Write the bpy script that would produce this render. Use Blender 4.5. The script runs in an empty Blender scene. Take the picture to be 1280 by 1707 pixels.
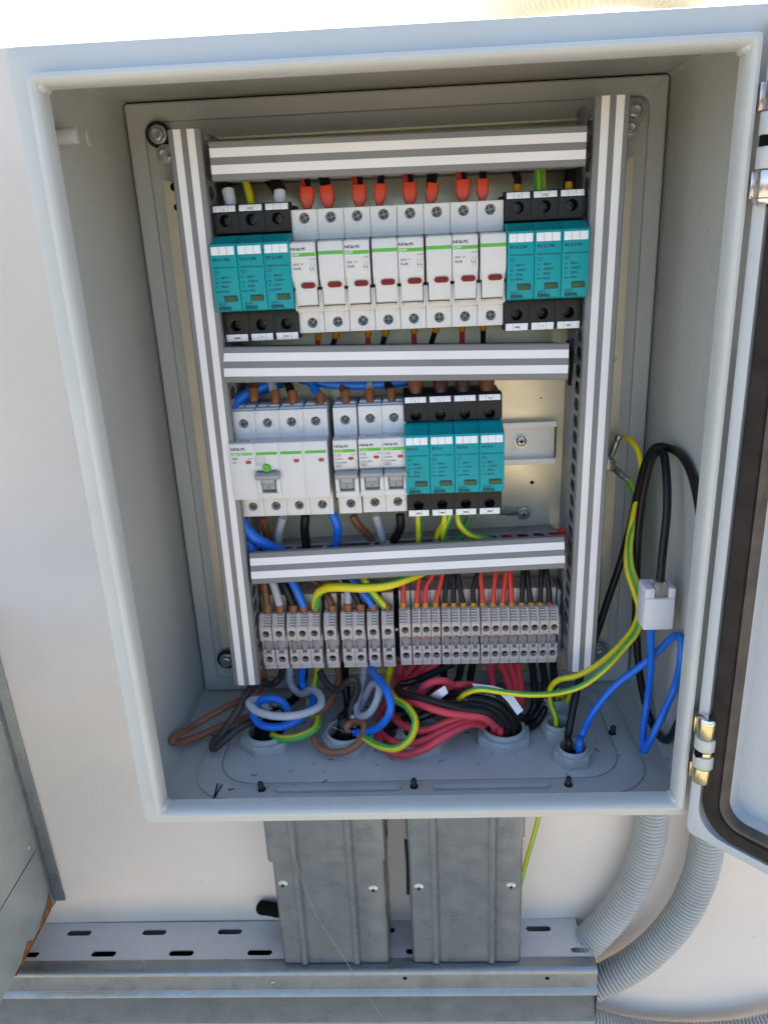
import bpy, bmesh, math, random
from math import sin, cos, pi, radians, sqrt, atan2
from mathutils import Vector, Matrix
random.seed(7)
MM = 0.001
scene = bpy.context.scene
COL = scene.collection

# ------------------------------------------------------------------ camera
FPX = 1300.79
CAM = Vector((7.63, -446.28, 150.58))
YAW, PITCH, ROLL = -0.0446, -0.3421, -0.0472
fw = Vector((sin(YAW), cos(YAW), 0)); rt = Vector((cos(YAW), -sin(YAW), 0)); up = Vector((0, 0, 1))
fw2 = fw*cos(PITCH) + up*sin(PITCH); up2 = up*cos(PITCH) - fw*sin(PITCH)
CR = rt*cos(ROLL) + up2*sin(ROLL); CU = up2*cos(ROLL) - rt*sin(ROLL); CF = fw2
cam_d = bpy.data.cameras.new('camera'); cam = bpy.data.objects.new('camera', cam_d); COL.objects.link(cam)
cam.matrix_world = Matrix(((CR.x, CU.x, -CF.x, CAM.x*MM), (CR.y, CU.y, -CF.y, CAM.y*MM), (CR.z, CU.z, -CF.z, CAM.z*MM), (0, 0, 0, 1)))
cam_d.sensor_fit = 'VERTICAL'; cam_d.sensor_height = 36; cam_d.lens = 36*FPX/1707
cam_d.clip_start = 0.01; cam_d.clip_end = 500
scene.camera = cam
scene.render.resolution_x = 767; scene.render.resolution_y = 1024

# ------------------------------------------------------------------ light
SUN_EL, SUN_AZ = radians(44), radians(26)         # azimuth measured from +Y towards +X
sun_dir = Vector((sin(SUN_AZ)*cos(SUN_EL), cos(SUN_AZ)*cos(SUN_EL), sin(SUN_EL)))
world = bpy.data.worlds.new('World'); scene.world = world; world.use_nodes = True
nt = world.node_tree; bg = nt.nodes['Background']
sky = nt.nodes.new('ShaderNodeTexSky'); sky.sky_type = 'NISHITA'; sky.sun_disc = False
sky.sun_elevation = SUN_EL; sky.sun_rotation = SUN_AZ
sky.air_density = 1.0; sky.dust_density = 2.2; sky.ozone_density = 1.5
nt.links.new(sky.outputs[0], bg.inputs[0]); bg.inputs[1].default_value = 0.13
sl = bpy.data.lights.new('sun', 'SUN'); sl.energy = 3.5; sl.angle = radians(0.5); sl.color = (1, .94, .85)
so = bpy.data.objects.new('sun', sl); COL.objects.link(so); so.rotation_euler = sun_dir.to_track_quat('Z', 'Y').to_euler()
scene.view_settings.view_transform = 'Standard'; scene.view_settings.look = 'None'
scene.view_settings.gamma = 1; scene.view_settings.exposure = 1.66

# ------------------------------------------------------------------ helpers
def at(x, y, Y, floor=-243.0):
    """point of the place seen at photo pixel x, y and lying on the vertical plane Y (mm), kept above the cabinet floor"""
    d = CF + CR*((x-640)/FPX) - CU*((y-853.5)/FPX)
    P = CAM + d*((Y-CAM.y)/d.y)
    if floor is not None and P.z < floor:
        P = CAM + d*((floor-CAM.z)/d.z)
    if floor is not None and floor > -260 and P.y < 205 and abs(P.x) > WALLX:
        P = CAM + d*((WALLX*(1 if P.x > 0 else -1)-CAM.x)/d.x)
    return P
WALLX = 194.5

MATS = {}
def mat(name, col, rough=.5, metal=0.0, var=0.0, vscale=8.0, bump=0.0, bscale=200.0, col2=None, spec=.5, coat=0.0, dirt=0.0, trans=0.0, rvar=0.0, stretch=None, specks=0.0, peel=0.0):
    m = bpy.data.materials.new(name); m.use_nodes = True
    n = m.node_tree; b = n.nodes['Principled BSDF']; L = n.links
    b.inputs['Base Color'].default_value = (*col, 1); b.inputs['Roughness'].default_value = rough
    b.inputs['Metallic'].default_value = metal; b.inputs['Specular IOR Level'].default_value = spec
    b.inputs['Coat Weight'].default_value = coat; b.inputs['Transmission Weight'].default_value = trans
    tc = n.nodes.new('ShaderNodeTexCoord'); src = tc.outputs['Object']
    if stretch:
        mp = n.nodes.new('ShaderNodeMapping'); mp.inputs['Scale'].default_value = stretch
        L.new(src, mp.inputs[0]); src = mp.outputs[0]
    colsock = None
    if var > 0 or col2:
        t = n.nodes.new('ShaderNodeTexNoise'); t.inputs['Scale'].default_value = vscale; t.inputs['Detail'].default_value = 6
        L.new(src, t.inputs['Vector'])
        mx = n.nodes.new('ShaderNodeMix'); mx.data_type = 'RGBA'
        c2 = col2 if col2 else tuple(max(0, c*(1-var)) for c in col)
        c1 = col if col2 else tuple(min(1, c*(1+var)) for c in col)
        mx.inputs[6].default_value = (*c1, 1); mx.inputs[7].default_value = (*c2, 1)
        rp = n.nodes.new('ShaderNodeMapRange'); rp.inputs[1].default_value = .35; rp.inputs[2].default_value = .65
        L.new(t.outputs['Fac'], rp.inputs[0]); L.new(rp.outputs[0], mx.inputs[0]); colsock = mx.outputs[2]
    if dirt > 0:
        t = n.nodes.new('ShaderNodeTexNoise'); t.inputs['Scale'].default_value = 90; t.inputs['Detail'].default_value = 8; t.inputs['Roughness'].default_value = .7
        L.new(tc.outputs['Object'], t.inputs['Vector'])
        rp = n.nodes.new('ShaderNodeMapRange'); rp.inputs[1].default_value = .66; rp.inputs[2].default_value = .74; rp.inputs[4].default_value = dirt
        L.new(t.outputs['Fac'], rp.inputs[0])
        mx = n.nodes.new('ShaderNodeMix'); mx.data_type = 'RGBA'
        L.new(rp.outputs[0], mx.inputs[0])
        if colsock: L.new(colsock, mx.inputs[6])
        else: mx.inputs[6].default_value = (*col, 1)
        mx.inputs[7].default_value = (col[0]*.35, col[1]*.32, col[2]*.27, 1); colsock = mx.outputs[2]
    if specks > 0:      # sparse chips and stuck dirt of their own shape
        v = n.nodes.new('ShaderNodeTexVoronoi'); v.inputs['Scale'].default_value = 55
        dn = n.nodes.new('ShaderNodeTexNoise'); dn.inputs['Scale'].default_value = 300; L.new(tc.outputs['Object'], dn.inputs['Vector'])
        ad = n.nodes.new('ShaderNodeMix'); ad.data_type = 'VECTOR'; ad.inputs[0].default_value = .006; L.new(tc.outputs['Object'], ad.inputs[4]); L.new(dn.outputs['Color'], ad.inputs[5])
        L.new(ad.outputs[1], v.inputs['Vector'])
        sp = n.nodes.new('ShaderNodeSeparateColor'); L.new(v.outputs['Color'], sp.inputs[0])
        g1 = n.nodes.new('ShaderNodeMath'); g1.operation = 'GREATER_THAN'; g1.inputs[1].default_value = .88; L.new(sp.outputs[0], g1.inputs[0])
        sz = n.nodes.new('ShaderNodeMath'); sz.operation = 'MULTIPLY'; sz.inputs[1].default_value = .085; L.new(sp.outputs[1], sz.inputs[0])
        g2 = n.nodes.new('ShaderNodeMath'); g2.operation = 'LESS_THAN'; L.new(v.outputs['Distance'], g2.inputs[0]); L.new(sz.outputs[0], g2.inputs[1])
        g3 = n.nodes.new('ShaderNodeMath'); g3.operation = 'MULTIPLY'; L.new(g1.outputs[0], g3.inputs[0]); L.new(g2.outputs[0], g3.inputs[1])
        g4 = n.nodes.new('ShaderNodeMath'); g4.operation = 'MULTIPLY'; g4.inputs[1].default_value = specks; L.new(g3.outputs[0], g4.inputs[0])
        mx = n.nodes.new('ShaderNodeMix'); mx.data_type = 'RGBA'; L.new(g4.outputs[0], mx.inputs[0])
        if colsock: L.new(colsock, mx.inputs[6])
        else: mx.inputs[6].default_value = (*col, 1)
        mx.inputs[7].default_value = (.09, .075, .065, 1); colsock = mx.outputs[2]
    if colsock: L.new(colsock, b.inputs['Base Color'])
    if rvar > 0:
        t = n.nodes.new('ShaderNodeTexNoise'); t.inputs['Scale'].default_value = vscale*2; t.inputs['Detail'].default_value = 5
        L.new(src, t.inputs['Vector'])
        rp = n.nodes.new('ShaderNodeMapRange'); rp.inputs[1].default_value = .3; rp.inputs[2].default_value = .7
        rp.inputs[3].default_value = max(.03, rough-rvar); rp.inputs[4].default_value = min(1, rough+rvar)
        L.new(t.outputs['Fac'], rp.inputs[0]); L.new(rp.outputs[0], b.inputs['Roughness'])
    if bump > 0:
        t = n.nodes.new('ShaderNodeTexNoise'); t.inputs['Scale'].default_value = bscale; t.inputs['Detail'].default_value = 4
        L.new(src, t.inputs['Vector'])
        bp = n.nodes.new('ShaderNodeBump'); bp.inputs['Strength'].default_value = .5; bp.inputs['Distance'].default_value = bump*MM
        L.new(t.outputs['Fac'], bp.inputs['Height'])
        if peel > 0:
            t2 = n.nodes.new('ShaderNodeTexNoise'); t2.inputs['Scale'].default_value = 95; t2.inputs['Detail'].default_value = 2; L.new(src, t2.inputs['Vector'])
            b2 = n.nodes.new('ShaderNodeBump'); b2.inputs['Strength'].default_value = .5; b2.inputs['Distance'].default_value = peel*MM
            L.new(t2.outputs['Fac'], b2.inputs['Height']); L.new(b2.outputs[0], bp.inputs['Normal'])
        L.new(bp.outputs[0], b.inputs['Normal'])
    MATS[name] = m
    return m

def galv(name, c1, c2, rough=.42, scale=60, metal=.85, vor=.35, streak=False):
    m = mat(name, c1, rough, metal, bump=.15, bscale=150, rvar=.1, vscale=25)
    n = m.node_tree; b = n.nodes['Principled BSDF']; L = n.links
    tc = n.nodes.new('ShaderNodeTexCoord')
    v = n.nodes.new('ShaderNodeTexVoronoi'); v.inputs['Scale'].default_value = scale; v.inputs['Randomness'].default_value = 1
    ns = n.nodes.new('ShaderNodeTexNoise'); ns.inputs['Scale'].default_value = 14; ns.inputs['Detail'].default_value = 7
    L.new(tc.outputs['Object'], v.inputs['Vector']); L.new(tc.outputs['Object'], ns.inputs['Vector'])
    a = n.nodes.new('ShaderNodeMath'); a.operation = 'MULTIPLY_ADD'; a.inputs[1].default_value = vor
    sp = n.nodes.new('ShaderNodeSeparateColor'); L.new(v.outputs['Color'], sp.inputs[0]); L.new(sp.outputs[0], a.inputs[0])
    if streak:
        mp = n.nodes.new('ShaderNodeMapping'); mp.inputs['Scale'].default_value = (3.0, 1, .35); L.new(tc.outputs['Object'], mp.inputs[0]); L.new(mp.outputs[0], ns.inputs['Vector'])
    m2 = n.nodes.new('ShaderNodeMath'); m2.operation = 'MULTIPLY'; m2.inputs[1].default_value = .9; L.new(ns.outputs['Fac'], m2.inputs[0]); L.new(m2.outputs[0], a.inputs[2])
    mx = n.nodes.new('ShaderNodeMix'); mx.data_type = 'RGBA'; mx.inputs[6].default_value = (*c1, 1); mx.inputs[7].default_value = (*c2, 1)
    L.new(a.outputs[0], mx.inputs[0]); L.new(mx.outputs[2], b.inputs['Base Color'])
    return m

M_paint = mat('cabinet_paint', (.565, .565, .535), .36, var=.03, vscale=14, bump=.10, bscale=420, dirt=.25, rvar=.07, specks=.55, peel=.7)
M_paint2 = mat('gland_plate_paint', (.51, .525, .53), .40, var=.05, vscale=22, bump=.12, bscale=400, dirt=.5, specks=.6)
M_door = mat('door_paint', (.53, .54, .545), .34, var=.03, vscale=9, bump=.10, bscale=420, dirt=.12, specks=.3, peel=.7)
M_gasket = mat('gasket_foam', (.040, .031, .026), .85, spec=.2, var=.2, vscale=60, bump=.5, bscale=700)
M_gasket2 = mat('gasket_edge_foam', (.11, .085, .065), .75, var=.2, vscale=60, bump=.4, bscale=700)
M_plate = galv('galvanised_plate', (.95, .82, .60), (.76, .67, .50), .36, 90, .4, .25)
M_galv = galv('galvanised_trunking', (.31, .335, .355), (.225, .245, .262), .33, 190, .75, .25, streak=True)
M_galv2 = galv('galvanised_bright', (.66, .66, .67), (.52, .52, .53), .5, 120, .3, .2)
M_box = galv('galvanised_box', (.56, .60, .59), (.40, .45, .45), .38, 70, .45, .2)
M_rail = mat('zinc_rail', (.93, .88, .80), .45, .1, var=.04, vscale=30, rvar=.08)
M_zinc = mat('zinc_screw', (.46, .46, .45), .34, .9, var=.15, vscale=300)
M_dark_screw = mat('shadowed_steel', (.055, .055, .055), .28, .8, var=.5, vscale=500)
M_gold = mat('yellow_passivated_zinc', (.66, .59, .36), .24, .95, var=.15, vscale=120)
M_pink = mat('dull_bright_zinc', (.70, .62, .60), .2, .95, var=.1, vscale=120)
M_chrome = mat('polished_cap', (.75, .72, .70), .15, 1.0)
M_duct = mat('duct_grey_pvc', (.225, .217, .215), .5, var=.10, vscale=9, dirt=.25, bump=.06, bscale=500)
M_ductside = mat('duct_wall_grey_pvc', (.26, .265, .275), .55, var=.05, vscale=20)
M_stripe = mat('white_film_stripe', (.86, .82, .82), .5, var=.05, vscale=10, dirt=.25)
M_white = mat('breaker_white_plastic', (.70, .685, .68), .42, var=.015, vscale=60, bump=.05, bscale=900)
M_black = mat('arrester_black_plastic', (.016, .015, .015), .55, spec=.35, var=.1, vscale=80, bump=.06, bscale=900)
M_teal = mat('arrester_teal_plastic', (.002, .32, .35), .45, spec=.3, var=.04, vscale=40, bump=.05, bscale=900)
M_label = mat('white_marker', (.86, .86, .88), .45)
M_ink = mat('dark_ink', (.02, .022, .026), .6)
M_tealink = mat('blue_ink_and_recess_shade', (.008, .04, .07), .6)  # dark blue print, also the shade painted around the arrester windows
M_green = mat('green_band', (.10, .45, .035), .45)
M_pale = mat('pale_green_band', (.22, .55, .10), .45)
M_red = mat('red_window', (.20, .006, .005), .3, spec=.3)
M_redflag = mat('red_indicator', (.42, .015, .03), .25, coat=.4)
M_okwin = mat('green_window', (.018, .085, .010), .25)
M_toggle = mat('grey_toggle', (.36, .35, .36), .4)
M_term = mat('terminal_grey_plastic', (.56, .475, .435), .5, var=.08, vscale=80, bump=.05, bscale=900)
M_nut = mat('gland_grey_plastic', (.42, .44, .435), .5, var=.04, vscale=60, bump=.06, bscale=600)
M_hole = mat('rubber_and_hole_shade', (.006, .006, .0065), .85, spec=.1)  # black rubber, also painted as the shade inside holes, slots and gaps
M_connector = mat('connector_white_plastic', (.78, .76, .80), .4, var=.02, vscale=60)
M_printgrey = mat('grey_print', (.22, .22, .22), .6)
M_printdark = mat('dark_print', (.30, .02, .03), .6)
M_paper = mat('paper_label', (.80, .81, .84), .6)
M_clear = mat('clear_plug', (.75, .70, .68), .12, trans=.7, spec=.5)
M_copper = mat('copper_strands', (.75, .32, .2), .35, .9)
M_conduit = mat('conduit_grey_pvc', (.43, .43, .41), .42, var=.06, vscale=20)
M_rust = mat('rust', (.32, .12, .03), .85, col2=(.10, .045, .02), vscale=120)
M_strand = mat('silver_braid', (.70, .72, .75), .35, .8, var=.3, vscale=500)
M_fibre = mat('fibre', (.30, .27, .25), .7)
WC = {'red': mat('red_insulation', (.62, .040, .028), .38, var=.06, vscale=60),
      'rubberred': mat('red_rubber_insulation', (.78, .065, .09), .5, var=.10, vscale=60, bump=.1, bscale=500),
      'black': mat('black_insulation', (.008, .0075, .008), .36, spec=.35, var=.1, vscale=60),
      'rubberblack': mat('black_rubber_insulation', (.015, .012, .012), .55, spec=.4, var=.15, vscale=60, bump=.1, bscale=500),
      'blue': mat('blue_insulation', (.010, .16, .72), .35, var=.05, vscale=60),
      'brown': mat('brown_insulation', (.155, .060, .028), .35, var=.06, vscale=60),
      'copperbrown': mat('reddish_brown_insulation', (.32, .125, .07), .45, var=.06, vscale=60),
      'darkbrown': mat('dark_brown_insulation', (.045, .035, .032), .5, var=.1, vscale=60),
      'grey': mat('grey_insulation', (.44, .46, .52), .38, var=.05, vscale=60),
      'yellow': mat('yellow_insulation', (.78, .64, .012), .35, var=.04, vscale=60),
      'green': mat('green_insulation', (.09, .40, .07), .35, var=.06, vscale=60)}
FC = {'orange': mat('orange_ferrule', (.68, .065, .02), .4), 'amber': mat('amber_ferrule', (.72, .30, .010), .4),
      'brownf': mat('brown_ferrule', (.28, .095, .03), .4), 'plum': mat('plum_brown_ferrule', (.11, .045, .038), .4), 'whitef': mat('white_ferrule', (.74, .74, .78), .4)}

LOC = {}
class MB:
    def __init__(s): s.v = []; s.f = []; s.mi = []; s.cur = 0
    def add(s, verts, faces, mi=None):
        b = len(s.v); s.v += [tuple(p) for p in verts]
        for f in faces: s.f.append([i+b for i in f]); s.mi.append(s.cur if mi is None else mi)
    def box(s, x0, x1, y0, y1, z0, z1):
        v = [(x, y, z) for z in (z0, z1) for y in (y0, y1) for x in (x0, x1)]
        s.add(v, [(0, 2, 3, 1), (4, 5, 7, 6), (0, 1, 5, 4), (2, 6, 7, 3), (0, 4, 6, 2), (1, 3, 7, 5)])
    def prism(s, prof, a0, a1, axis='X'):
        """prof: closed polygon; axis X: points are (y,z); axis Z: (x,y); axis Y: (x,z)"""
        n = len(prof)
        def P(q, a):
            return (a, q[0], q[1]) if axis == 'X' else ((q[0], q[1], a) if axis == 'Z' else (q[0], a, q[1]))
        v = [P(q, a0) for q in prof] + [P(q, a1) for q in prof]
        s.add(v, [tuple(range(n))[::-1], tuple(range(n, 2*n))] + [(i, (i+1) % n, n+(i+1) % n, n+i) for i in range(n)])
    def sheet(s, pts, a0, a1, t, axis='X'):
        """open profile pts thickened by t and extruded"""
        out = []; n = len(pts)
        for i, p in enumerate(pts):
            a = pts[max(i-1, 0)]; b = pts[min(i+1, n-1)]
            d = Vector((b[0]-a[0], b[1]-a[1])); d.normalize(); out.append((p[0]-d.y*t, p[1]+d.x*t))
        s.prism(list(pts) + out[::-1], a0, a1, axis)
    def cyl(s, c, ax, r, h, n=20, r2=None, cap=True):
        """cylinder from centre c along axis vector ax, length h"""
        ax = Vector(ax).normalized(); a = ax.orthogonal().normalized(); b = ax.cross(a); c = Vector(c); r2 = r if r2 is None else r2
        v = [c + a*(r*cos(2*pi*i/n)) + b*(r*sin(2*pi*i/n)) for i in range(n)] + [c + ax*h + a*(r2*cos(2*pi*i/n)) + b*(r2*sin(2*pi*i/n)) for i in range(n)]
        f = [(i, (i+1) % n, n+(i+1) % n, n+i) for i in range(n)]
        if cap: f += [tuple(range(n))[::-1], tuple(range(n, 2*n))]
        s.add(v, f)
    def lathe(s, c, ax, prof, n=24, phase=0):
        """prof: (r, h) list along axis; closed when r=0 ends"""
        ax = Vector(ax).normalized(); a = ax.orthogonal().normalized(); b = ax.cross(a); c = Vector(c)
        v = []; f = []
        for r, h in prof:
            v += [c + ax*h + a*(max(r, 1e-4)*cos(phase+2*pi*i/n)) + b*(max(r, 1e-4)*sin(phase+2*pi*i/n)) for i in range(n)]
        for k in range(len(prof)-1):
            f += [(k*n+i, k*n+(i+1) % n, (k+1)*n+(i+1) % n, (k+1)*n+i) for i in range(n)]
        s.add(v, f)
    def tube(s, pts, r, n=12, stripe=None, cap=True, smooth=True):
        """pts list of Vectors; r number or list; stripe=(first,last,twist) paints those side indices with slot 1"""
        P = [Vector(p) for p in pts]; m = len(P)
        R = r if isinstance(r, (list, tuple)) else [r]*m
        T = [(P[min(i+1, m-1)]-P[max(i-1, 0)]).normalized() for i in range(m)]
        ref = Vector((0, -1, 0)); a = (ref - T[0]*ref.dot(T[0]))
        if a.length < .1: a = T[0].orthogonal()
        a.normalize(); v = []
        for i in range(m):
            a = (a - T[i]*a.dot(T[i])).normalized(); b = T[i].cross(a)
            tw = (stripe[2]*i/m if stripe else 0)
            v += [P[i] + a*(R[i]*cos(2*pi*k/n+tw)) + b*(R[i]*sin(2*pi*k/n+tw)) for k in range(n)]
        base = len(s.v); s.v += [tuple(q) for q in v]
        for i in range(m-1):
            for k in range(n):
                s.f.append([base+i*n+k, base+(i+1)*n+k, base+(i+1)*n+(k+1) % n, base+i*n+(k+1) % n])
                s.mi.append((1 if stripe and ((k-stripe[0]) % n) < stripe[1] else s.cur))
        if cap:
            s.f.append([base+k for k in range(n)]); s.mi.append(s.cur)
            s.f.append([base+(m-1)*n+k for k in range(n)][::-1]); s.mi.append(s.cur)
    def cell(s, x0, x1, z0, z1, yf, yb, hole, cx, cz, axis='Y'):
        """rectangular block with a through hole; hole(angle)->radius measured from cx,cz; yf front, yb back"""
        ang = sorted([2*pi*i/24 for i in range(24)] + [atan2(z-cz, x-cx) % (2*pi) for x in (x0, x1) for z in (z0, z1)])
        ang = [a for i, a in enumerate(ang) if i == 0 or a-ang[i-1] > 1e-4]
        O = []; H = []
        for a in ang:
            c, q = cos(a), sin(a); t = 1e9
            if c > 1e-9: t = min(t, (x1-cx)/c)
            if c < -1e-9: t = min(t, (x0-cx)/c)
            if q > 1e-9: t = min(t, (z1-cz)/q)
            if q < -1e-9: t = min(t, (z0-cz)/q)
            O.append((cx+c*t, cz+q*t)); r = hole(a); H.append((cx+c*r, cz+q*r))
        n = len(ang)
        def P(q, y): return (q[0], y, q[1]) if axis == 'Y' else (q[0], q[1], y)
        v = [P(q, yf) for q in O] + [P(q, yf) for q in H] + [P(q, yb) for q in O] + [P(q, yb) for q in H]
        f = []
        for i in range(n):
            j = (i+1) % n
            f += [(i, j, n+j, n+i), (n+i, n+j, 3*n+j, 3*n+i), (2*n+j, 2*n+i, 3*n+i, 3*n+j), (j, i, 2*n+i, 2*n+j)]
        s.add(v, f)
    def text(s, body, x, y, z, size, align='LEFT', bold=0.0, sx=1.0, rotx=0.0):
        """flat print facing -Y with its baseline at (x,y,z); size = cap height in mm"""
        vs, fs, w = text_data(body, bold)
        k = size/0.73
        ox = {'LEFT': 0, 'CENTER': -w*k*sx/2, 'RIGHT': -w*k*sx}[align]
        s.add([(x+ox+p[0]*k*sx, y + p[1]*k*sin(rotx), z+p[1]*k*cos(rotx)) for p in vs], fs)
    def build(s, name, mats, parent=None, bevel=0.0, seg=2, smooth=True, angle=40, loc=None, mod=False):
        me = bpy.data.meshes.new(name)
        off = Vector(LOC.get(parent.name, (0, 0, 0))) if parent else Vector(loc if loc else (0, 0, 0))
        me.from_pydata([((p[0]-off.x)*MM, (p[1]-off.y)*MM, (p[2]-off.z)*MM) for p in s.v], [], s.f)
        for m in (mats if isinstance(mats, (list, tuple)) else [mats]): me.materials.append(m)
        for p, mi in zip(me.polygons, s.mi): p.material_index = mi
        bm = bmesh.new(); bm.from_mesh(me)
        bmesh.ops.recalc_face_normals(bm, faces=bm.faces)
        if bevel > 0:
            es = [e for e in bm.edges if e.is_manifold and e.calc_face_angle(0) > radians(angle)]
            bmesh.ops.bevel(bm, geom=es, offset=bevel*MM, segments=seg, profile=.5, affect='EDGES', clamp_overlap=True)
        bm.to_mesh(me); bm.free()
        if smooth:
            me.shade_smooth(); me.set_sharp_from_angle(angle=radians(32))
        o = bpy.data.objects.new(name, me); COL.objects.link(o)
        if parent: o.parent = parent
        elif loc: o.location = Vector(loc)*MM
        return o

_tc = {}
def text_data(body, bold):
    key = (body, bold)
    if key in _tc: return _tc[key]
    cu = bpy.data.curves.new('lettering', 'FONT'); cu.body = body; cu.size = 1; cu.resolution_u = 2; cu.offset = bold; cu.fill_mode = 'FRONT'
    o = bpy.data.objects.new('lettering', cu); COL.objects.link(o)
    dg = bpy.context.evaluated_depsgraph_get(); me = bpy.data.meshes.new_from_object(o.evaluated_get(dg))
    vs = [(v.co.x, v.co.y) for v in me.vertices]; fs = [tuple(p.vertices) for p in me.polygons]
    w = max([v[0] for v in vs] + [0])
    bpy.data.objects.remove(o); bpy.data.curves.remove(cu); bpy.data.meshes.remove(me)
    _tc[key] = (vs, fs, w); return _tc[key]

def thing(name, label, cat, loc=(0, 0, 0), group=None):
    o = bpy.data.objects.new(name, None); COL.objects.link(o); o.location = Vector(loc)*MM; o.empty_display_size = .01
    o['label'] = label; o['category'] = cat
    if group: o['group'] = group
    LOC[o.name] = tuple(loc); return o
def tag(o, label, cat, group=None):
    o['label'] = label; o['category'] = cat
    if group: o['group'] = group
    return o
def dup(root, loc, label):
    r = root.copy(); COL.objects.link(r); r.location = Vector(loc)*MM; r['label'] = label
    def rec(src, dst):
        for ch in [c for c in src.children]:
            c = ch.copy(); COL.objects.link(c); c.parent = dst; rec(ch, c)
    rec(root, r); return r
def struct(o): o['kind'] = 'structure'; return o
def rrect(hx, hz, r, n=5, cx=0, cz=0):
    out = []
    for sx, sz, a0 in ((1, 1, 0), (-1, 1, pi/2), (-1, -1, pi), (1, -1, 3*pi/2)):
        for i in range(n+1):
            a = a0 + pi/2*i/n; out.append((cx+sx*(hx-r)+r*cos(a), cz+sz*(hz-r)+r*sin(a)))
    return out
def catmull(P, n=8):
    P = [Vector(p) for p in P]
    if len(P) < 3: return [P[0].lerp(P[1], i/n) for i in range(n+1)]
    Q = [P[0]*2-P[1]] + P + [P[-1]*2-P[-2]]; out = []
    for i in range(1, len(Q)-2):
        a, b, c, d = Q[i-1:i+3]
        # centripetal
        t0 = 0; t1 = t0+max((b-a).length, 1e-3)**.5; t2 = t1+max((c-b).length, 1e-3)**.5; t3 = t2+max((d-c).length, 1e-3)**.5
        for k in range(n):
            t = t1+(t2-t1)*k/n
            A1 = a*((t1-t)/(t1-t0))+b*((t-t0)/(t1-t0)); A2 = b*((t2-t)/(t2-t1))+c*((t-t1)/(t2-t1)); A3 = c*((t3-t)/(t3-t2))+d*((t-t2)/(t3-t2))
            B1 = A1*((t2-t)/(t2-t0))+A2*((t-t0)/(t2-t0)); B2 = A2*((t3-t)/(t3-t1))+A3*((t-t1)/(t3-t1))
            out.append(B1*((t2-t)/(t2-t1))+B2*((t-t1)/(t2-t1)))
    out.append(P[-1]); return out
def circ(r): return lambda a: r
def capsule(hl, r):
    def f(a):
        c, q = abs(cos(a)), abs(sin(a))
        if q > 1e-9 and r/q*c <= hl: return r/q
        return hl*c + sqrt(max(r*r-(hl*q)**2, 0))
    return f

# ================================================================== SETTING
g = MB(); g.box(-9000, 9000, -9000, 9000, -1460, -1450); struct(g.build('ground', mat('terrace_concrete', (.52, .445, .32), .9, var=.15, vscale=3, bump=2, bscale=30), smooth=False))
w = MB()
# plastered parapet wall: front face as a gently uneven grid, then the thickness behind it
nx, nz = 60, 60
def wy(x, z):
    return 215 + 1.6*sin(x*.011+z*.004) + 1.1*sin(z*.017-x*.006+1)
vs = []; fs = []
for j in range(nz+1):
    for i in range(nx+1):
        x = -1500+3000*i/nx; z = -1450+1744*j/nz; vs.append((x, wy(x, z), z))
for j in range(nz):
    for i in range(nx):
        a = j*(nx+1)+i; fs.append((a, a+1, a+nx+2, a+nx+1))
w.add(vs, fs)
b0 = len(w.v)
w.box(-1500, 1500, 221, 400, -1450, 293.5)
w.box(-1500, 1500, 216.5, 221.5, 293.6, 295)
M_wall = mat('white_plaster', (.715, .64, .575), .85, var=.08, vscale=4, bump=2.2, bscale=38, dirt=.18, specks=.45)
pw = w.build('parapet_wall', M_wall, loc=(0, 300, -1450)); tag(pw, 'white rough plastered wall that the grey cabinet hangs on', 'wall')

# ================================================================== CABINET
cab = thing('electrical_cabinet', 'open light grey steel cabinet on the white wall with its door swung right', 'electrical cabinet', (0, 203, -251))
W2, H2 = 200, 251.4
m = MB()
prof = [(3, 203), (0, 200), (0, 15), (.5, 13.6), (1.6, 13), (12.6, 13), (13.3, 12.4), (13.6, 11), (13.6, 2.4), (14.1, 1.0), (15.2, .2), (16.6, 0), (18.0, .9), (19.1, 2.8), (19.8, 5.5), (20.1, 9), (20.1, 13.5), (18.8, 13.6), (18.6, 15), (2, 15.2), (1.6, 17), (1.6, 191)]
nc = 4; N = 4*(nc+1); vs = []
for a, y in prof:
    r = max(5-a, 1.0) if a < 2 else (4.0 if a < 13 else (2.5 if a < 18 else 1.6))
    vs += [(q[0], y, q[1]) for q in rrect(W2-a, H2-a-(1.2 if a > 12 and y < 14 else 0), r, nc)]
fs = []
for k in range(len(prof)-1):
    fs += [(k*N+i, k*N+(i+1) % N, (k+1)*N+(i+1) % N, (k+1)*N+i) for i in range(N)]
fs.append(tuple(range(N)))
m.add(vs, fs)
body = m.build('cabinet_body', M_paint, cab)
# weld beads in the lip corners
for sx in (-1, 1):
    for sz in (-1, 1):
        m = MB(); m.lathe((sx*(W2-19.4), 7, sz*(H2-20.6)), (0, -1, 0), [(0, -5), (3.6, -5), (3.6, 0), (3.0, 2.6), (1.8, 4), (0, 4.5)], 14)
        m.build('corner_weld', M_paint, cab)
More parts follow.
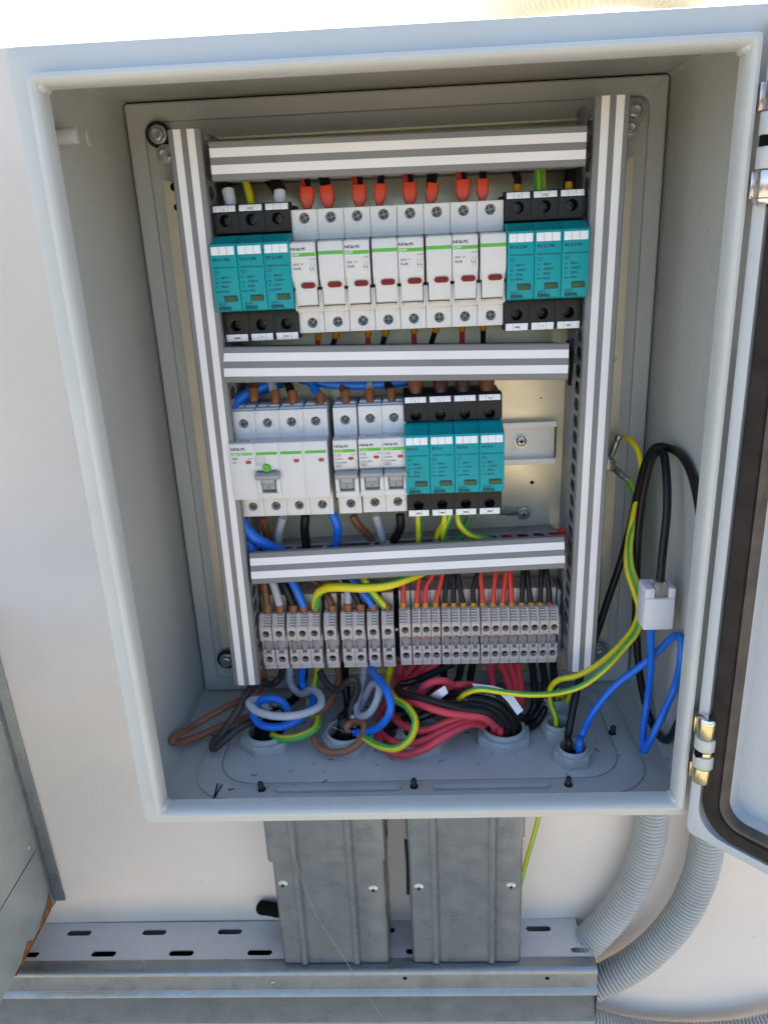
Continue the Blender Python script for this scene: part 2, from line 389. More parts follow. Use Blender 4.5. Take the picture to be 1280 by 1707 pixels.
# back panel
m = MB()
hx, hz = W2-3.0, H2-3.0
m.box(-W2+1.7, W2-1.7, 190.6, 191, -H2+1.7, H2-1.7)
m.build('gap_shade_sheet', M_hole, cab, smooth=False)  # near-black sheet, paints the shade in the gap around the back panel
m = MB()
rings = [(0, 189.8), (0, 187.2), (1.2, 186.2), (10, 186.0), (12.5, 186.6), (13.2, 188.6), (14.5, 188.8)]
vs = []; nc = 5; N = 4*(nc+1)
for a, y in rings: vs += [(q[0], y, q[1]) for q in rrect(hx-a, hz-a, 2.5 if a < 2 else (8 if a > 9 else 5), nc)]
fs = []
for k in range(len(rings)-1):
    fs += [(k*N+i, k*N+(i+1) % N, (k+1)*N+(i+1) % N, (k+1)*N+i) for i in range(N)]
fs.append(tuple(range((len(rings)-1)*N, len(rings)*N)))
m.add(vs, fs); m.build('back_panel', M_paint, cab)
# floor: embossed frame with rounded opening, gland plate inside it
m = MB()
def ringplate(m, outer, inner, z1, z0):
    n = len(outer); v = [(x, y, z1) for x, y in outer] + [(x, y, z1) for x, y in inner] + [(x, y, z0) for x, y in outer] + [(x, y, z0) for x, y in inner]
    f = []
    for i in range(n):
        j = (i+1) % n; f += [(i, j, n+j, n+i), (n+i, n+j, 3*n+j, 3*n+i), (j, i, 2*n+i, 2*n+j), (2*n+i, 2*n+j, 3*n+j, 3*n+i)]
    m.add(v, f)
ringplate(m, rrect(176, 73, 34, 8, 2, 108), rrect(159.6, 60, 31, 8, 2, 112), -248.2, -249.75)
m.build('floor_rim', M_paint2, cab, bevel=.5)
m = MB(); m.prism(rrect(158.4, 58.8, 30, 8, 2, 112), -249.75, -248.35, 'Z'); gp = m.build('gland_plate', M_paint2, cab, bevel=.25)
for k, (x0, x1) in enumerate(((-107, -11), (13, 101))):
    m = MB(); m.prism(rrect((x1-x0)/2, 2.8, 2.7, 4, (x0+x1)/2, 43), -248.3, -245.6, 'Z'); m.build('floor_ridge', M_paint2, cab, bevel=.6)
def bolt_tip(x, y, h=7, z=-248.2, tilt=0):
    m = MB(); ax = Vector((tilt, 0, 1))
    m.lathe((x, y, z), ax, [(3.2, 0), (3.2, .8), (2.3, .9)] + [(2.3 if k % 2 else 1.9, 1+k*.55) for k in range(int(h/.6))] + [(1.4, h+.4), (0, h+.6)], 12)
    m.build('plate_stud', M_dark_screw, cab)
for x, y, t in ((-118.2, 44.7, -.15), (-1.3, 45.1, 0), (115.4, 44.1, 0), (163.5, 107.2, .1)): bolt_tip(x, y, tilt=t)
# pegs on the left wall
m = MB(); m.cyl((-198.4, 58, 213.3), (1, 0, 0), 4.6, 13, 18); m.build('wall_peg', M_paint, cab, bevel=.8)
m = MB(); m.lathe((-198.4, 111, 218), (1, 0, 0), [(5.5, 0), (4.6, .9), (0, 1.1)], 18); m.build('wall_peg', M_paint, cab)
# galvanised mounting plate with notched corners
m = MB()
px, pt, pb = 171.5, 221, -222
c = 21; e = 26
out = []
def notch(sx, sz):
    X = sx*px; Z = pt if sz > 0 else pb
    pts = [(X, Z-sz*e)] + [(X-sx*(c*.45)*(1-cos(a))-0*sx, Z-sz*e) for a in ()] + [(X-sx*8, Z-sz*(e+2)), (X-sx*12, Z-sz*(e-3)), (X-sx*c, Z-sz*(e-6)), (X-sx*c, Z)]
    return pts
tl = notch(-1, 1); tr = notch(1, 1); br = notch(1, -1); bl = notch(-1, -1)
outline = tl + tr[::-1] + br + bl[::-1]
m.prism(outline, 172, 174.5, 'Y'); mp = m.build('mounting_plate', M_plate, cab, bevel=.3)
for z in (219.2, -222):
    m = MB(); m.box(-148, 148, 166, 172, z, z+1.8); m.build('plate_fold', M_plate, cab, bevel=.4)
def plate_bolt(x, z, y=176, s=1.0, black=False):
    m = MB(); m.lathe((x, y, z), (0, -1, 0), [(9.2*s, 0), (9.2*s, 1.2), (8.8*s, 1.5), (5, 1.6)], 22); o = m.build('washer', M_black if black else M_zinc, cab)
    m = MB(); m.cyl((x, y-1.6, z), (0, -1, 0), 6.6*s, 1.0, 20); m.cyl((x, y-2.4, z), (0, -1, 0), 5.4*s, 4.2, 6); m.lathe((x, y-6.4, z), (0, -1, 0), [(4.6*s, .2), (3.4*s, .9), (2.4*s, .6), (0, .6)], 18)
    m.build('plate_bolt', M_zinc, cab, bevel=.25)
plate_bolt(-172.7, 226.4, 182, 1, True); plate_bolt(171.8, 225.3, 182, .95); plate_bolt(-171.4, -212.5, 182, 1, True); plate_bolt(168.5, -213.9, 182, .9)
plate_bolt(-168, 212.7, 178, .75); plate_bolt(168.2, 213.9, 178, .75)
for x, z, r in ((103.3, -48.1, 1.6), (109, 22, .7), (-163, 190, 3.2), (163, 178, 3.2), (-163, 176, 2.4)):
    m = MB(); m.cyl((x, 172.05, z), (0, -1, 0), r, .12, 18); m.build('drilled_hole', M_hole, cab, smooth=False)
# ---- door, opened well past square
DO = Vector((188.8, 1.9, 0)); DD = Vector((39, -40.1, 0)).normalized(); DN = Vector((DD.y, -DD.x, 0))
def door_pt(u, n, z): p = DO + DD*u + DN*n; return (p.x, p.y, z)
def door_rings(m, rings, cap=True, nc=6):
    """rings: (inset, n, radius) nested rounded rectangles in the door's own plane"""
    N = 4*(nc+1); vs = []; U = 200; Z = 256
    for a, n, r in rings: vs += [door_pt(U+q[0], n, q[1]) for q in rrect(U-a, Z-a, r, nc)]
    fs = []
    for k in range(len(rings)-1): fs += [(k*N+i, k*N+(i+1) % N, (k+1)*N+(i+1) % N, (k+1)*N+i) for i in range(N)]
    if cap: fs.append(tuple(range((len(rings)-1)*N, len(rings)*N)))
    m.add(vs, fs)
m = MB()
door_rings(m, [(6, -19.9, 6), (1.5, -19.5, 6), (0, -17, 6), (0, -2.5, 6), (.8, -.6, 5.5), (2.4, 0, 5), (7, 0, 12), (7.6, -.5, 18), (8.2, -7, 18), (24, -7.4, 10), (25, -8, 10), (26, -17.5, 8), (60, -17.6, 6)])
N = 28; m.f.append(list(range(N))); m.mi.append(0)
door = m.build('door', M_door, cab)
def kid(m, name, mt, par, **k):   # sub-part of a part that sits at the cabinet's origin
    o = m.build(name, mt, cab, **k); o.parent = par; return o
m = MB(); door_rings(m, [(8.6, -7.2, 24), (8.8, -2.5, 24), (10.5, .4, 24), (14, 1.2, 22), (19.5, 1.0, 18), (20.4, -.5, 17), (20.4, -7.1, 17)], cap=False, nc=8); kid(m, 'door_gasket', M_gasket, door)
m = MB(); door_rings(m, [(20.6, -7.2, 17), (20.7, -.8, 17), (21.6, .3, 16), (23.6, .1, 15), (24.6, -1.5, 14), (24.8, -7.3, 14)], cap=False, nc=8); kid(m, 'gasket_bead', M_gasket2, door)
# ---- hinges
def hinge(z0, z1, flip):
    cx, cy = 193.5, -4.5; L = z1-z0; sg = -1 if flip else 1
    mt = M_gold if not flip else M_pink
    s = lambda t: (z1-t*L) if flip else (z0+t*L)
    def bx(k, a, b, x0, x1, y0, y1): k.box(x0, x1, y0, y1, min(s(a), s(b)), max(s(a), s(b)))
    h = MB(); bx(h, .02, .94, cx+1, cx+4, cy+6, cy+9); root = h.build('hinge', mt, cab)
    for a, b in ((0, .235), (.725, .96)):
        k = MB(); k.cyl((cx, cy, s(a)), (0, 0, sg), 6.2, L*(b-a), 24); kid(k, 'hinge_barrel', mt, root, bevel=.4)
        k = MB(); bx(k, a, b, cx-6.6, cx+5, cy+4.5, cy+15); kid(k, 'hinge_leaf', mt, root, bevel=.4)
    for a, b in ((.25, .44), (.53, .715)):
        k = MB(); k.cyl((cx, cy, s(a)), (0, 0, sg), 6.8, L*(b-a), 24); kid(k, 'hinge_knuckle', M_paint, root, bevel=.4)
    k = MB(); k.cyl((cx+.8, cy+1.0, s(.43)), (0, 0, sg), 5.0, L*.11, 20); kid(k, 'hinge_core', M_paint, root)
    k = MB(); bx(k, .455, .52, cx-3.5, cx+1.5, cy-6.6, cy-4); kid(k, 'hinge_pin', mt, root, bevel=.3)
    k = MB(); bx(k, .44, .53, cx-6.9, cx-3.6, cy-4.5, cy-1); kid(k, 'hinge_slot', M_hole, root)
    k = MB(); k.lathe((cx, cy, s(.96)), (0, 0, sg), [(6.6, 0), (6.6, 1.2), (5.6, 3), (3.4, 4.2), (0, 4.6)], 20); kid(k, 'hinge_cap', M_chrome, root)
    k = MB(); k.cyl((cx, cy, s(0)), (0, 0, -sg), 1.6, 3.4, 10, r2=.8); kid(k, 'pin_tip', M_zinc, root)
hinge(-206.5, -157.5, False); hinge(157, 214, True)

# ================================================================== DIN RAILS, DUCTS
def din_rail(x0, x1, z, label):
    t = thing('din_rail', label, 'mounting rail', ((x0+x1)/2, 172, z), 'rails behind the rows of devices')
    m = MB(); m.sheet([(164.5, z+17.5), (164.5, z+13), (171, z+12.4), (171, z-12.4), (164.5, z-13), (164.5, z-17.5)], x0, x1, .9)
    m.build('rail', M_rail, t, bevel=.2); return t
r1 = din_rail(-126, 127, 127.5, 'zinc rail hidden behind the top row of fuse holders')
r2 = din_rail(-129, 120.5, -13, 'bare zinc rail ending right of the teal arresters in the middle row')
r3 = din_rail(-128, 122, -166, 'rail behind the grey terminal blocks')
m = MB(); m.lathe((93.7, 171, -12.1), (0, -1, 0), [(5.6, 0), (5.6, .8), (4.3, .9), (4.3, 2.0), (3.2, 2.6), (1.3, 2.7), (1.2, 1.6), (0, 1.6)], 22); m.build('rail_screw', M_zinc, r2)
m = MB(); m.box(91.4, 96, 168.2, 168.4, -12.6, -11.6); m.box(93.2, 94.2, 168.2, 168.4, -14.4, -9.8); m.build('screw_slot', M_hole, r2, smooth=False)

def duct(label, L, wd, loc, rot, fingers, depth=64, omit=()):
    """slotted wiring duct built along local X, opening towards -Y; fingers: which side walls ('+','-')"""
    t = thing('wiring_duct', label, 'wiring duct', loc, 'grey slotted wiring ducts with two white stripes'); LOC[t.name] = (0, 0, 0)
    h = wd/2
    m = MB(); m.box(0, L, depth-2, depth, -h+1, h-1)
    for s in (1, -1):
        z0, z1 = (h-2.2, h-1) if s > 0 else (-h+1, -h+2.2)
        m.box(0, L, 31, depth-2, z0, z1)
    m.build('duct_base', M_ductside, t, bevel=.15)
    m = MB()
    m.prism([(7, h), (.8, h), (0, h-.9), (0, -h+.9), (.8, -h), (7, -h), (7, -h+1), (1.5, -h+1.1), (1.5, h-1.1), (7, h-1)], 0, L)
    cv = m.build('duct_cover', M_duct, t, bevel=.2)
    for k in (-1, 1):
        z = k*wd*.21
        m = MB(); m.box(.15, L-.15, -.22, .1, z-wd*.115, z+wd*.115); o = m.build('white_stripe', M_stripe, t, smooth=False); o.parent = cv
    pitch = 12.5; n = int((L-4)/pitch); base = None
    for s in fingers:
        for k in range(n+1):
            x = 3+k*pitch
            if (s, k) in omit or x+8 > L: continue
            if base is None:
                p = [(0, 31.5), (0, 29), (2.2, 27.5), (2.2, 16), (.6, 12.5), (-2.4, 12), (-2.4, 3), (9.8, 3), (9.8, 12), (7.2, 12.5), (5.6, 16), (5.6, 27.5), (7.8, 29), (7.8, 31.5)]
                mm = MB(); n2 = len(p)
                mm.add([(q[0], q[1], -.6) for q in p] + [(q[0], q[1], .6) for q in p], [tuple(range(n2))[::-1], tuple(range(n2, 2*n2))] + [(i, (i+1) % n2, n2+(i+1) % n2, n2+i) for i in range(n2)])
                base = mm.build('duct_finger', M_ductside, t, bevel=.2, seg=1)
                o = base
            else:
                o = base.copy(); COL.objects.link(o); o.parent = t
            o.location = Vector((x, 0, (h-1.7) if s == '+' else (-h+1.7)))*MM
    t.rotation_euler = rot
    return t
th = lambda dz, L, rx=0: (rx, -atan2(dz, L), 0)
duct('horizontal grey duct with white stripes above the top row', 243, 24, (-119.5, 107, 200), th(-2, 242), '+-', omit=(('-', 2), ('-', 5), ('-', 6), ('-', 9), ('-', 10), ('-', 12), ('-', 15)))
duct('horizontal grey duct with white stripes between the two rows of breakers', 243, 25.2, (-126, 107, 68), th(-7.2, 243, -.10), '+-', omit=(('-', 1), ('-', 4), ('-', 8), ('-', 11), ('+', 4), ('+', 6)))
duct('lowest horizontal grey duct just above the terminal blocks', 242, 25, (-122.8, 107, -90), th(6, 242, -.20), '+-', omit=(('+', 0), ('+', 1), ('+', 3), ('+', 5), ('+', 6), ('+', 9), ('+', 10), ('+', 12), ('-', 1), ('-', 3)))
duct('left upright grey duct with two white stripes', 414, 21.5, (-134.8, 107, 220), (0, radians(90)+.004, 0), '+')
duct('right upright grey duct with two white stripes and slotted side', 415, 22, (139.2, 107, 226.2), (0, radians(90)+.0090, 0), '-')
# small duct joiner clips under the covers
for x, y in ((105, 'a'),): pass

# ================================================================== DEVICES (local coordinates: y=0 rail face, z=0 centre)
def screw_quads(m, cx, y, cz, r, slot=.6):
    """pan head with a real cross recess: four raised quadrants on a disc"""
    m.cyl((cx, y, cz), (0, -1, 0), r+.45, .6, 18)
    rot = random.random()*1.4
    for q in range(4):
        p = [(slot, slot)] + [(r*.82*cos(a), r*.82*sin(a)) for a in [radians(12+66*i/4) for i in range(5)]]
        c, s = cos(rot+q*pi/2), sin(rot+q*pi/2)
        m.prism([(cx+x*c-z*s, cz+x*s+z*c) for x, z in p], y-3.2, y-.5, 'Y')
def pole_blocks(m, xc, hw, ztop, zt0, zbot, zb0, zs, zb, yf=-44.5, yb=-37, r=3.5):
    m.cell(xc-hw, xc+hw, zt0, ztop, yf, yb, circ(r), xc, zs)
    m.cell(xc-hw, xc+hw, zbot, zb0, yf, yb, circ(r), xc+.4, zb)

def cap_pts(cx, cz, hl, r, n=6):
    return [(cx+hl+r*cos(a), cz+r*sin(a)) for a in [-pi/2+pi*i/n for i in range(n+1)]] + [(cx-hl+r*cos(a), cz+r*sin(a)) for a in [pi/2+pi*i/n for i in range(n+1)]]

def add_screws(t, pts, y=-37.1, r=3.0, mt=None):
    for (x, z) in pts:
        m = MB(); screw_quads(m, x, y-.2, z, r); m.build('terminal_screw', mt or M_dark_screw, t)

def logo(m, x, y, z, s=2.1):
    m.text('N', x, y, z, s*.95, bold=.02, sx=1.25); m.text('O', x+2.35*s/2.1, y, z, s*.95, bold=.02, sx=1.15); m.text('a', x+4.7*s/2.1, y, z, s*1.18, bold=.02, sx=1.15); m.text('r', x+6.8*s/2.1, y, z, s*1.18, bold=.02, sx=1.2); m.text('K', x+8.2*s/2.1, y, z, s*.95, bold=.02, sx=1.2)

# ---- fuse holder, two poles
def make_fuse():
    t = thing('fuse_holder', '', 'fuse holder', (0, 0, 0), 'white two-pole fuse holders in the top row')
    for xc in (-9, 9):
        m = MB(); m.box(xc-8.9, xc+8.9, -38, -2, -40.6, 40.6)
        pole_blocks(m, xc, 8.9, 41.2, 21.5, -41.2, -23, 36.4 if 0 else 35.6, -34.2)
        m.box(xc-8.9, xc-7.6, -57, -38, -24.6, -11); m.box(xc+7.6, xc+8.9, -57, -38, -24.6, -11)
        m.box(xc-8.9, xc+8.9, -47.5, -38, -26.5, -22.6)
        m.box(xc+5.2, xc+8.9, -45.0, -44, -40.4, -27)
        m.build('fuse_body', M_white, t, bevel=.45)
        m = MB()
        off = -.3 if xc < 0 else .35
        m.prism([(-38.2, 21.3), (-58.6, 21.3), (-60, 20.9), (-62.6, 20.2), (-63, 18), (-63, -1.5), (-62, -4), (-58.2, -20.4), (-57, -21.2), (-40, -21.2)], xc-7.3+off, xc+7.3+off)
        m.prism([(-38.3, 21.0), (-58.4, 21.0), (-60, 20.7), (-62.4, 19.9), (-62.8, 18), (-62.8, -2), (-58.5, -9), (-48, -9.6)], xc-8.6+off, xc+8.4+off)
        h = m.build('fuse_handle', M_white, t, bevel=.35)
        m = MB(); m.prism(cap_pts(xc+1.6, -7.6, 2.9, 1.9), -62.9, -58, 'Y'); o = m.build('red_window', M_red, t, bevel=.15)
        m = MB(); m.box(xc-8.5+off, xc+8.1+off, -63.09, -62.9, 11.9, 14.2) if xc > 0 else m.box(xc-8.0+off, xc+8.1+off, -63.09, -62.9, 11.3, 13.6)
        m.build('green_band', M_green, t, smooth=False)
    m = MB(); x = -17.6; y = -63.12
    logo(m, x, y, 15.2, 2.1)
    m.text('101767', -1.4, y, 8.8, 1.0, 'RIGHT'); m.text('1000V', x+.8, y, 5.6, 1.5, sx=.85); m.box(x+6.4, x+8.2, y, y+.05, 6.6, 6.8); m.box(x+6.4, x+8.2, y, y+.05, 6.0, 6.2)
    m.text('10x38', x+.9, y, 2.8, 1.7, bold=.01, sx=.9)
    for xx in (-4.6, -2.6):
        m.box(xx, xx+.18, y, y+.05, 4.9, 6.6); m.box(xx, xx+.18, y, y+.05, .5, 2.2)
        m.prism([(xx-.9, 4.6), (xx-.7, 4.7), (xx+.2, 2.3), (xx, 2.2)], y, y+.05, 'Y'); m.prism([(xx-1, 3.2), (xx-.2, 3.2), (xx+.1, 2.5), (xx-.6, 2.5)], y, y+.05, 'Y')
    m.build('printed_text', M_ink, t, smooth=False)
    m = MB(); m.text('Ex9FP', -17.0, -63.14, 11.75, 1.5, bold=.01); m.build('band_text', M_label, t, smooth=False)
    add_screws(t, [(-9, 35.6), (9, 35.6), (-8.6, -34.2), (9.4, -34.2)])
    return t
fuse = make_fuse()
labs = ['two-pole white fuse holder touching the left teal arrester', 'two-pole white fuse holder, second from the left in the top row', 'two-pole white fuse holder, third from the left in the top row', 'two-pole white fuse holder touching the right teal arrester']
for k in range(4):
    L = (-53.5+36.05*k, 164.5, 127.4)
    if k == 0: fuse.location = Vector(L)*MM; fuse['label'] = labs[0]
    else: dup(fuse, L, labs[k])
fuse_z = 127.4

# ---- toggles
def toggle(t, xc, z1, y0=-60.5, wide=8.6, neck=5.0):
    m = MB()
    m.prism([(y0+2, z1), (y0-3, z1-.2), (y0-5.2, z1-1.6), (y0-5.6, z1-3.4), (y0-4.2, z1-5), (y0+2, z1-5)], xc-wide, xc+wide)
    m.prism([(y0+2, z1-4.6), (y0-4.2, z1-4.6), (y0-3.6, z1-8), (y0-1.2, z1-13.4), (y0+2, z1-13.6)], xc-neck, xc+neck)
    m.box(xc-neck+.3, xc+neck-.3, y0-4.1, y0-2.9, z1-9.2, z1-8.4)
    m.build('toggle', M_toggle, t, bevel=.4)
    m = MB(); m.box(xc-.15, xc+.15, y0-3.15, y0-2.2, z1-12, z1-10.4); m.build('toggle_mark', M_ink, t, smooth=False)

def front_with_slot(m, xc, hw, z0, z1, zt, y0=-60.5):
    """front block with a toggle slot from zt-16 up to zt"""
    m.prism([(-40, z1), (y0+.8, z1), (y0, z1-.8), (y0, zt+2.6), (y0+1.6, zt), (y0+6, zt), (-40, zt)], xc-hw, xc+hw)
    m.prism([(-40, zt-16.2), (y0+.6, zt-16.2), (y0, zt-17), (y0+.6, z0), (-40, z0)], xc-hw, xc+hw)
    for s in (-1, 1):
        a, b = sorted((xc+s*5.5, xc+s*hw)); m.box(a, b, y0, -40, zt-16.3, zt-4.6)
        a, b = sorted((xc+s*5.5, xc+s*(hw-.15))); m.box(a, b, y0-1.1, y0+1, zt-15, zt-4.9)
    m.box(xc-hw+.1, xc+hw-.1, -52, -40, zt-16.1, zt+.1)

def top_ridges(m, xc, hw, zt):
    m.box(xc-hw+.2, xc+hw-.2, -40.5, -16, zt-1, zt+1.0)
    m.box(xc-hw+1, xc-1.0, -34, -18, zt+.9, zt+2.2); m.box(xc+.2, xc+hw-1, -34, -18, zt+.9, zt+2.2)

def make_mcb():
    t = thing('circuit_breaker', '', 'circuit breaker', (0, 0, 0), 'single-pole white circuit breakers in the middle row')
    m = MB(); m.box(-8.75, 8.75, -38, -2, -41, 41)
    pole_blocks(m, 0, 8.75, 41.4, 20, -41.6, -23, 32, -33.6); m.box(5.2, 8.75, -44.9, -44, -41.3, -25); m.box(4.9, 8.75, -44.8, -44, 22, 41)
    front_with_slot(m, 0, 8.75, -23.4, 21, -2.3); top_ridges(m, 0, 8.75, 41.4)
    m.build('breaker_body', M_white, t, bevel=.35)
    toggle(t, 0, -2.5, wide=8.3, neck=4.7)
    m = MB(); m.box(-8.3, -1.4, -60.68, -60.4, 11.6, 13.9); m.build('green_band', M_pale, t, smooth=False)
    m = MB(); m.box(-1.4, 7.6, -60.68, -60.4, 11.6, 13.9); m.build('green_band', M_green, t, smooth=False)
    m = MB(); m.prism(cap_pts(4.0, 6.9, 1.0, 1.05), -61.2, -60, 'Y'); m.build('red_indicator', M_redflag, t, bevel=.2)
    m = MB(); y = -60.62
    logo(m, -7.9, y, 15.3, 2.1)
    m.text('C 32', -7.8, y, 8.7, 1.75, bold=.01, sx=.9); m.text('102127', 8.2, y, 9.3, 1.0, 'RIGHT')
    m.text('230/400V~', -7.8, y, 6.1, 1.3, sx=.78); m.text('IEC/EN 60898-1', -7.8, y, 3.3, 1.25, sx=.8)
    m.text('6000', -7.3, y, .9, 1.1, sx=1.1); m.text('3', -5.5, y, -.9, 1.1)
    for a in (.6, 2.35): m.box(-7.8, -2.8, y, y+.05, a, a+.15)
    for a in (-7.8, -2.95): m.box(a, a+.15, y, y+.05, .6, 2.5)
    m.box(7.6, 7.75, y, y+.05, 4.2, 6.6); m.box(7.0, 7.75, y, y+.05, 6.3, 6.45); m.box(7.6, 7.75, y, y+.05, .3, 3.4); m.prism([(7.6, 3.4), (7.8, 3.4), (8.3, 4.9), (8.1, 4.9)], y, y+.05, 'Y'); m.text('2', 6.2, y, .2, 1.0)
    m.text('CE', -3.9, -54, 21.06, 2.9, sx=1.5, rotx=pi/2*.97)
    m.build('printed_text', M_ink, t, smooth=False)
    add_screws(t, [(0, 32), (.4, -33.6)])
    return t
mcb = make_mcb(); labs = ['single white breaker beside the four-pole residual current device', 'middle one of the three single white breakers', 'single white breaker touching the four-pole teal arrester']
for k, x in enumerate((-43.2, -24.6, -7.0)):
    L = (x, 164.5, -10 + (0 if k == 0 else .4))
    if k == 0: mcb.location = Vector(L)*MM; mcb['label'] = labs[0]
    else: dup(mcb, L, labs[k])
m = MB(); m.box(-3, -1.5, -45.2, -45.16, 30.2, 30.6)
# ---- residual current device, four poles
rcd = thing('residual_current_device', 'wide four-pole white residual current device with a round green test button', 'circuit breaker', (-92.2, 164.5, -10)); LOC[rcd.name] = (0, 0, 0)
m = MB(); m.box(-35.9, 35.9, -38, -2, -41, 41)
for k in range(4):
    xc = -27+18*k
    pole_blocks(m, xc, 8.97, 41.4, 20, -41.6, -23, 32, -33.6); m.box(xc+4.6, xc+8.9, -44.75, -44, 24, 41.2); top_ridges(m, xc, 8.8, 41.4)
    m.box(xc+5.2, xc+8.9, -44.9, -44, -41.3, -26)
    if k == 1: front_with_slot(m, xc, 8.97, -22.4, 21, -1.5)
    else: m.prism([(-40, 21), (-59.7, 21), (-60.5, 20.2), (-60.3, -22.4), (-40, -22.4)], xc-8.97, xc+8.97)
m.build('device_body', M_white, rcd, bevel=.3)
toggle(rcd, -9, -1.2, wide=9.2, neck=4.8)
for k in range(4):
    xc = -27+18*k; m = MB(); m.box(xc-8+(.4 if k else 0), xc+8.0, -60.75, -60.4, 11.8, 13.9); m.build('green_band', M_pale if k == 0 else M_green, rcd, smooth=False)
for xc, dx in ((-27, 4.4), (9, 3.9), (27, 4.2)):
    m = MB(); m.prism(cap_pts(xc+dx, 6.6, .9, 1.2), -61.4, -60, 'Y'); m.build('red_indicator', M_redflag, rcd, bevel=.25)
m = MB(); m.lathe((-9.4, -60, 1.9), (0, -1, 0), [(3.1, 0), (3.1, 1.6), (2.7, 2.1), (0, 2.1)], 26); m.box(-11.6, -7.2, -62.35, -62, 1.7, 2.1); m.build('test_button', M_green, rcd)
m = MB(); y = -60.62
logo(m, -34.9, y, 15.8, 2.2); m.text('40A', -34.2, y, 8.8, 1.7, bold=.01); m.text('400V~', -34.2, y, 6.0, 1.2, sx=.85); m.text('10000', -19.4, y, 8.9, 1.0, 'RIGHT')
for i in range(4):
    xx = -16.6+2*i
    for zz in (9.6, 7.6, 4.6, 2.6) if 0 else (8.8, 4.8):
        m.box(xx, xx+.2, y, y+.05, zz+1.2, zz+2.4); m.prism([(xx-.7, zz+1.3), (xx-.5, zz+1.4), (xx+.2, zz), (xx, zz-.1)], y, y+.05, 'Y'); m.box(xx-.4, xx+.4, y, y+.05, zz-.5, zz-.3); m.box(xx, xx+.18, y, y+.05, zz-1.2, zz-.3)
m.cyl((-13.4, y, -.6), (0, 1, 0), .6, .05, 10); m.cyl((-5.0, y, -.2), (0, 1, 0), .6, .05, 10)
m.prism([(-16.4, -1.2), (-14.6, -1.2), (-15.5, .5)], y, y+.05, 'Y'); m.box(-3.8, -2.6, y, y+.05, -.9, -.7); m.box(-3.8, -3.6, y, y+.05, -.9, .2); m.box(-2.8, -2.6, y, y+.05, -.9, 1.1); m.box(-2.8, -1.8, y, y+.05, .9, 1.1)
m.text('CE', -29.5, -54.5, 21.06, 3.2, sx=1.6, rotx=pi/2*.97)
m.build('printed_text', M_ink, rcd, smooth=False)
m = MB(); m.text('Ex9BL-120', -34.4, -60.8, 12.1, 1.35); m.build('band_text', M_label, rcd, smooth=False)
add_screws(rcd, [(-27+18*k, 32) for k in range(4)] + [(-26.6+18*k, -33.6) for k in range(4)])

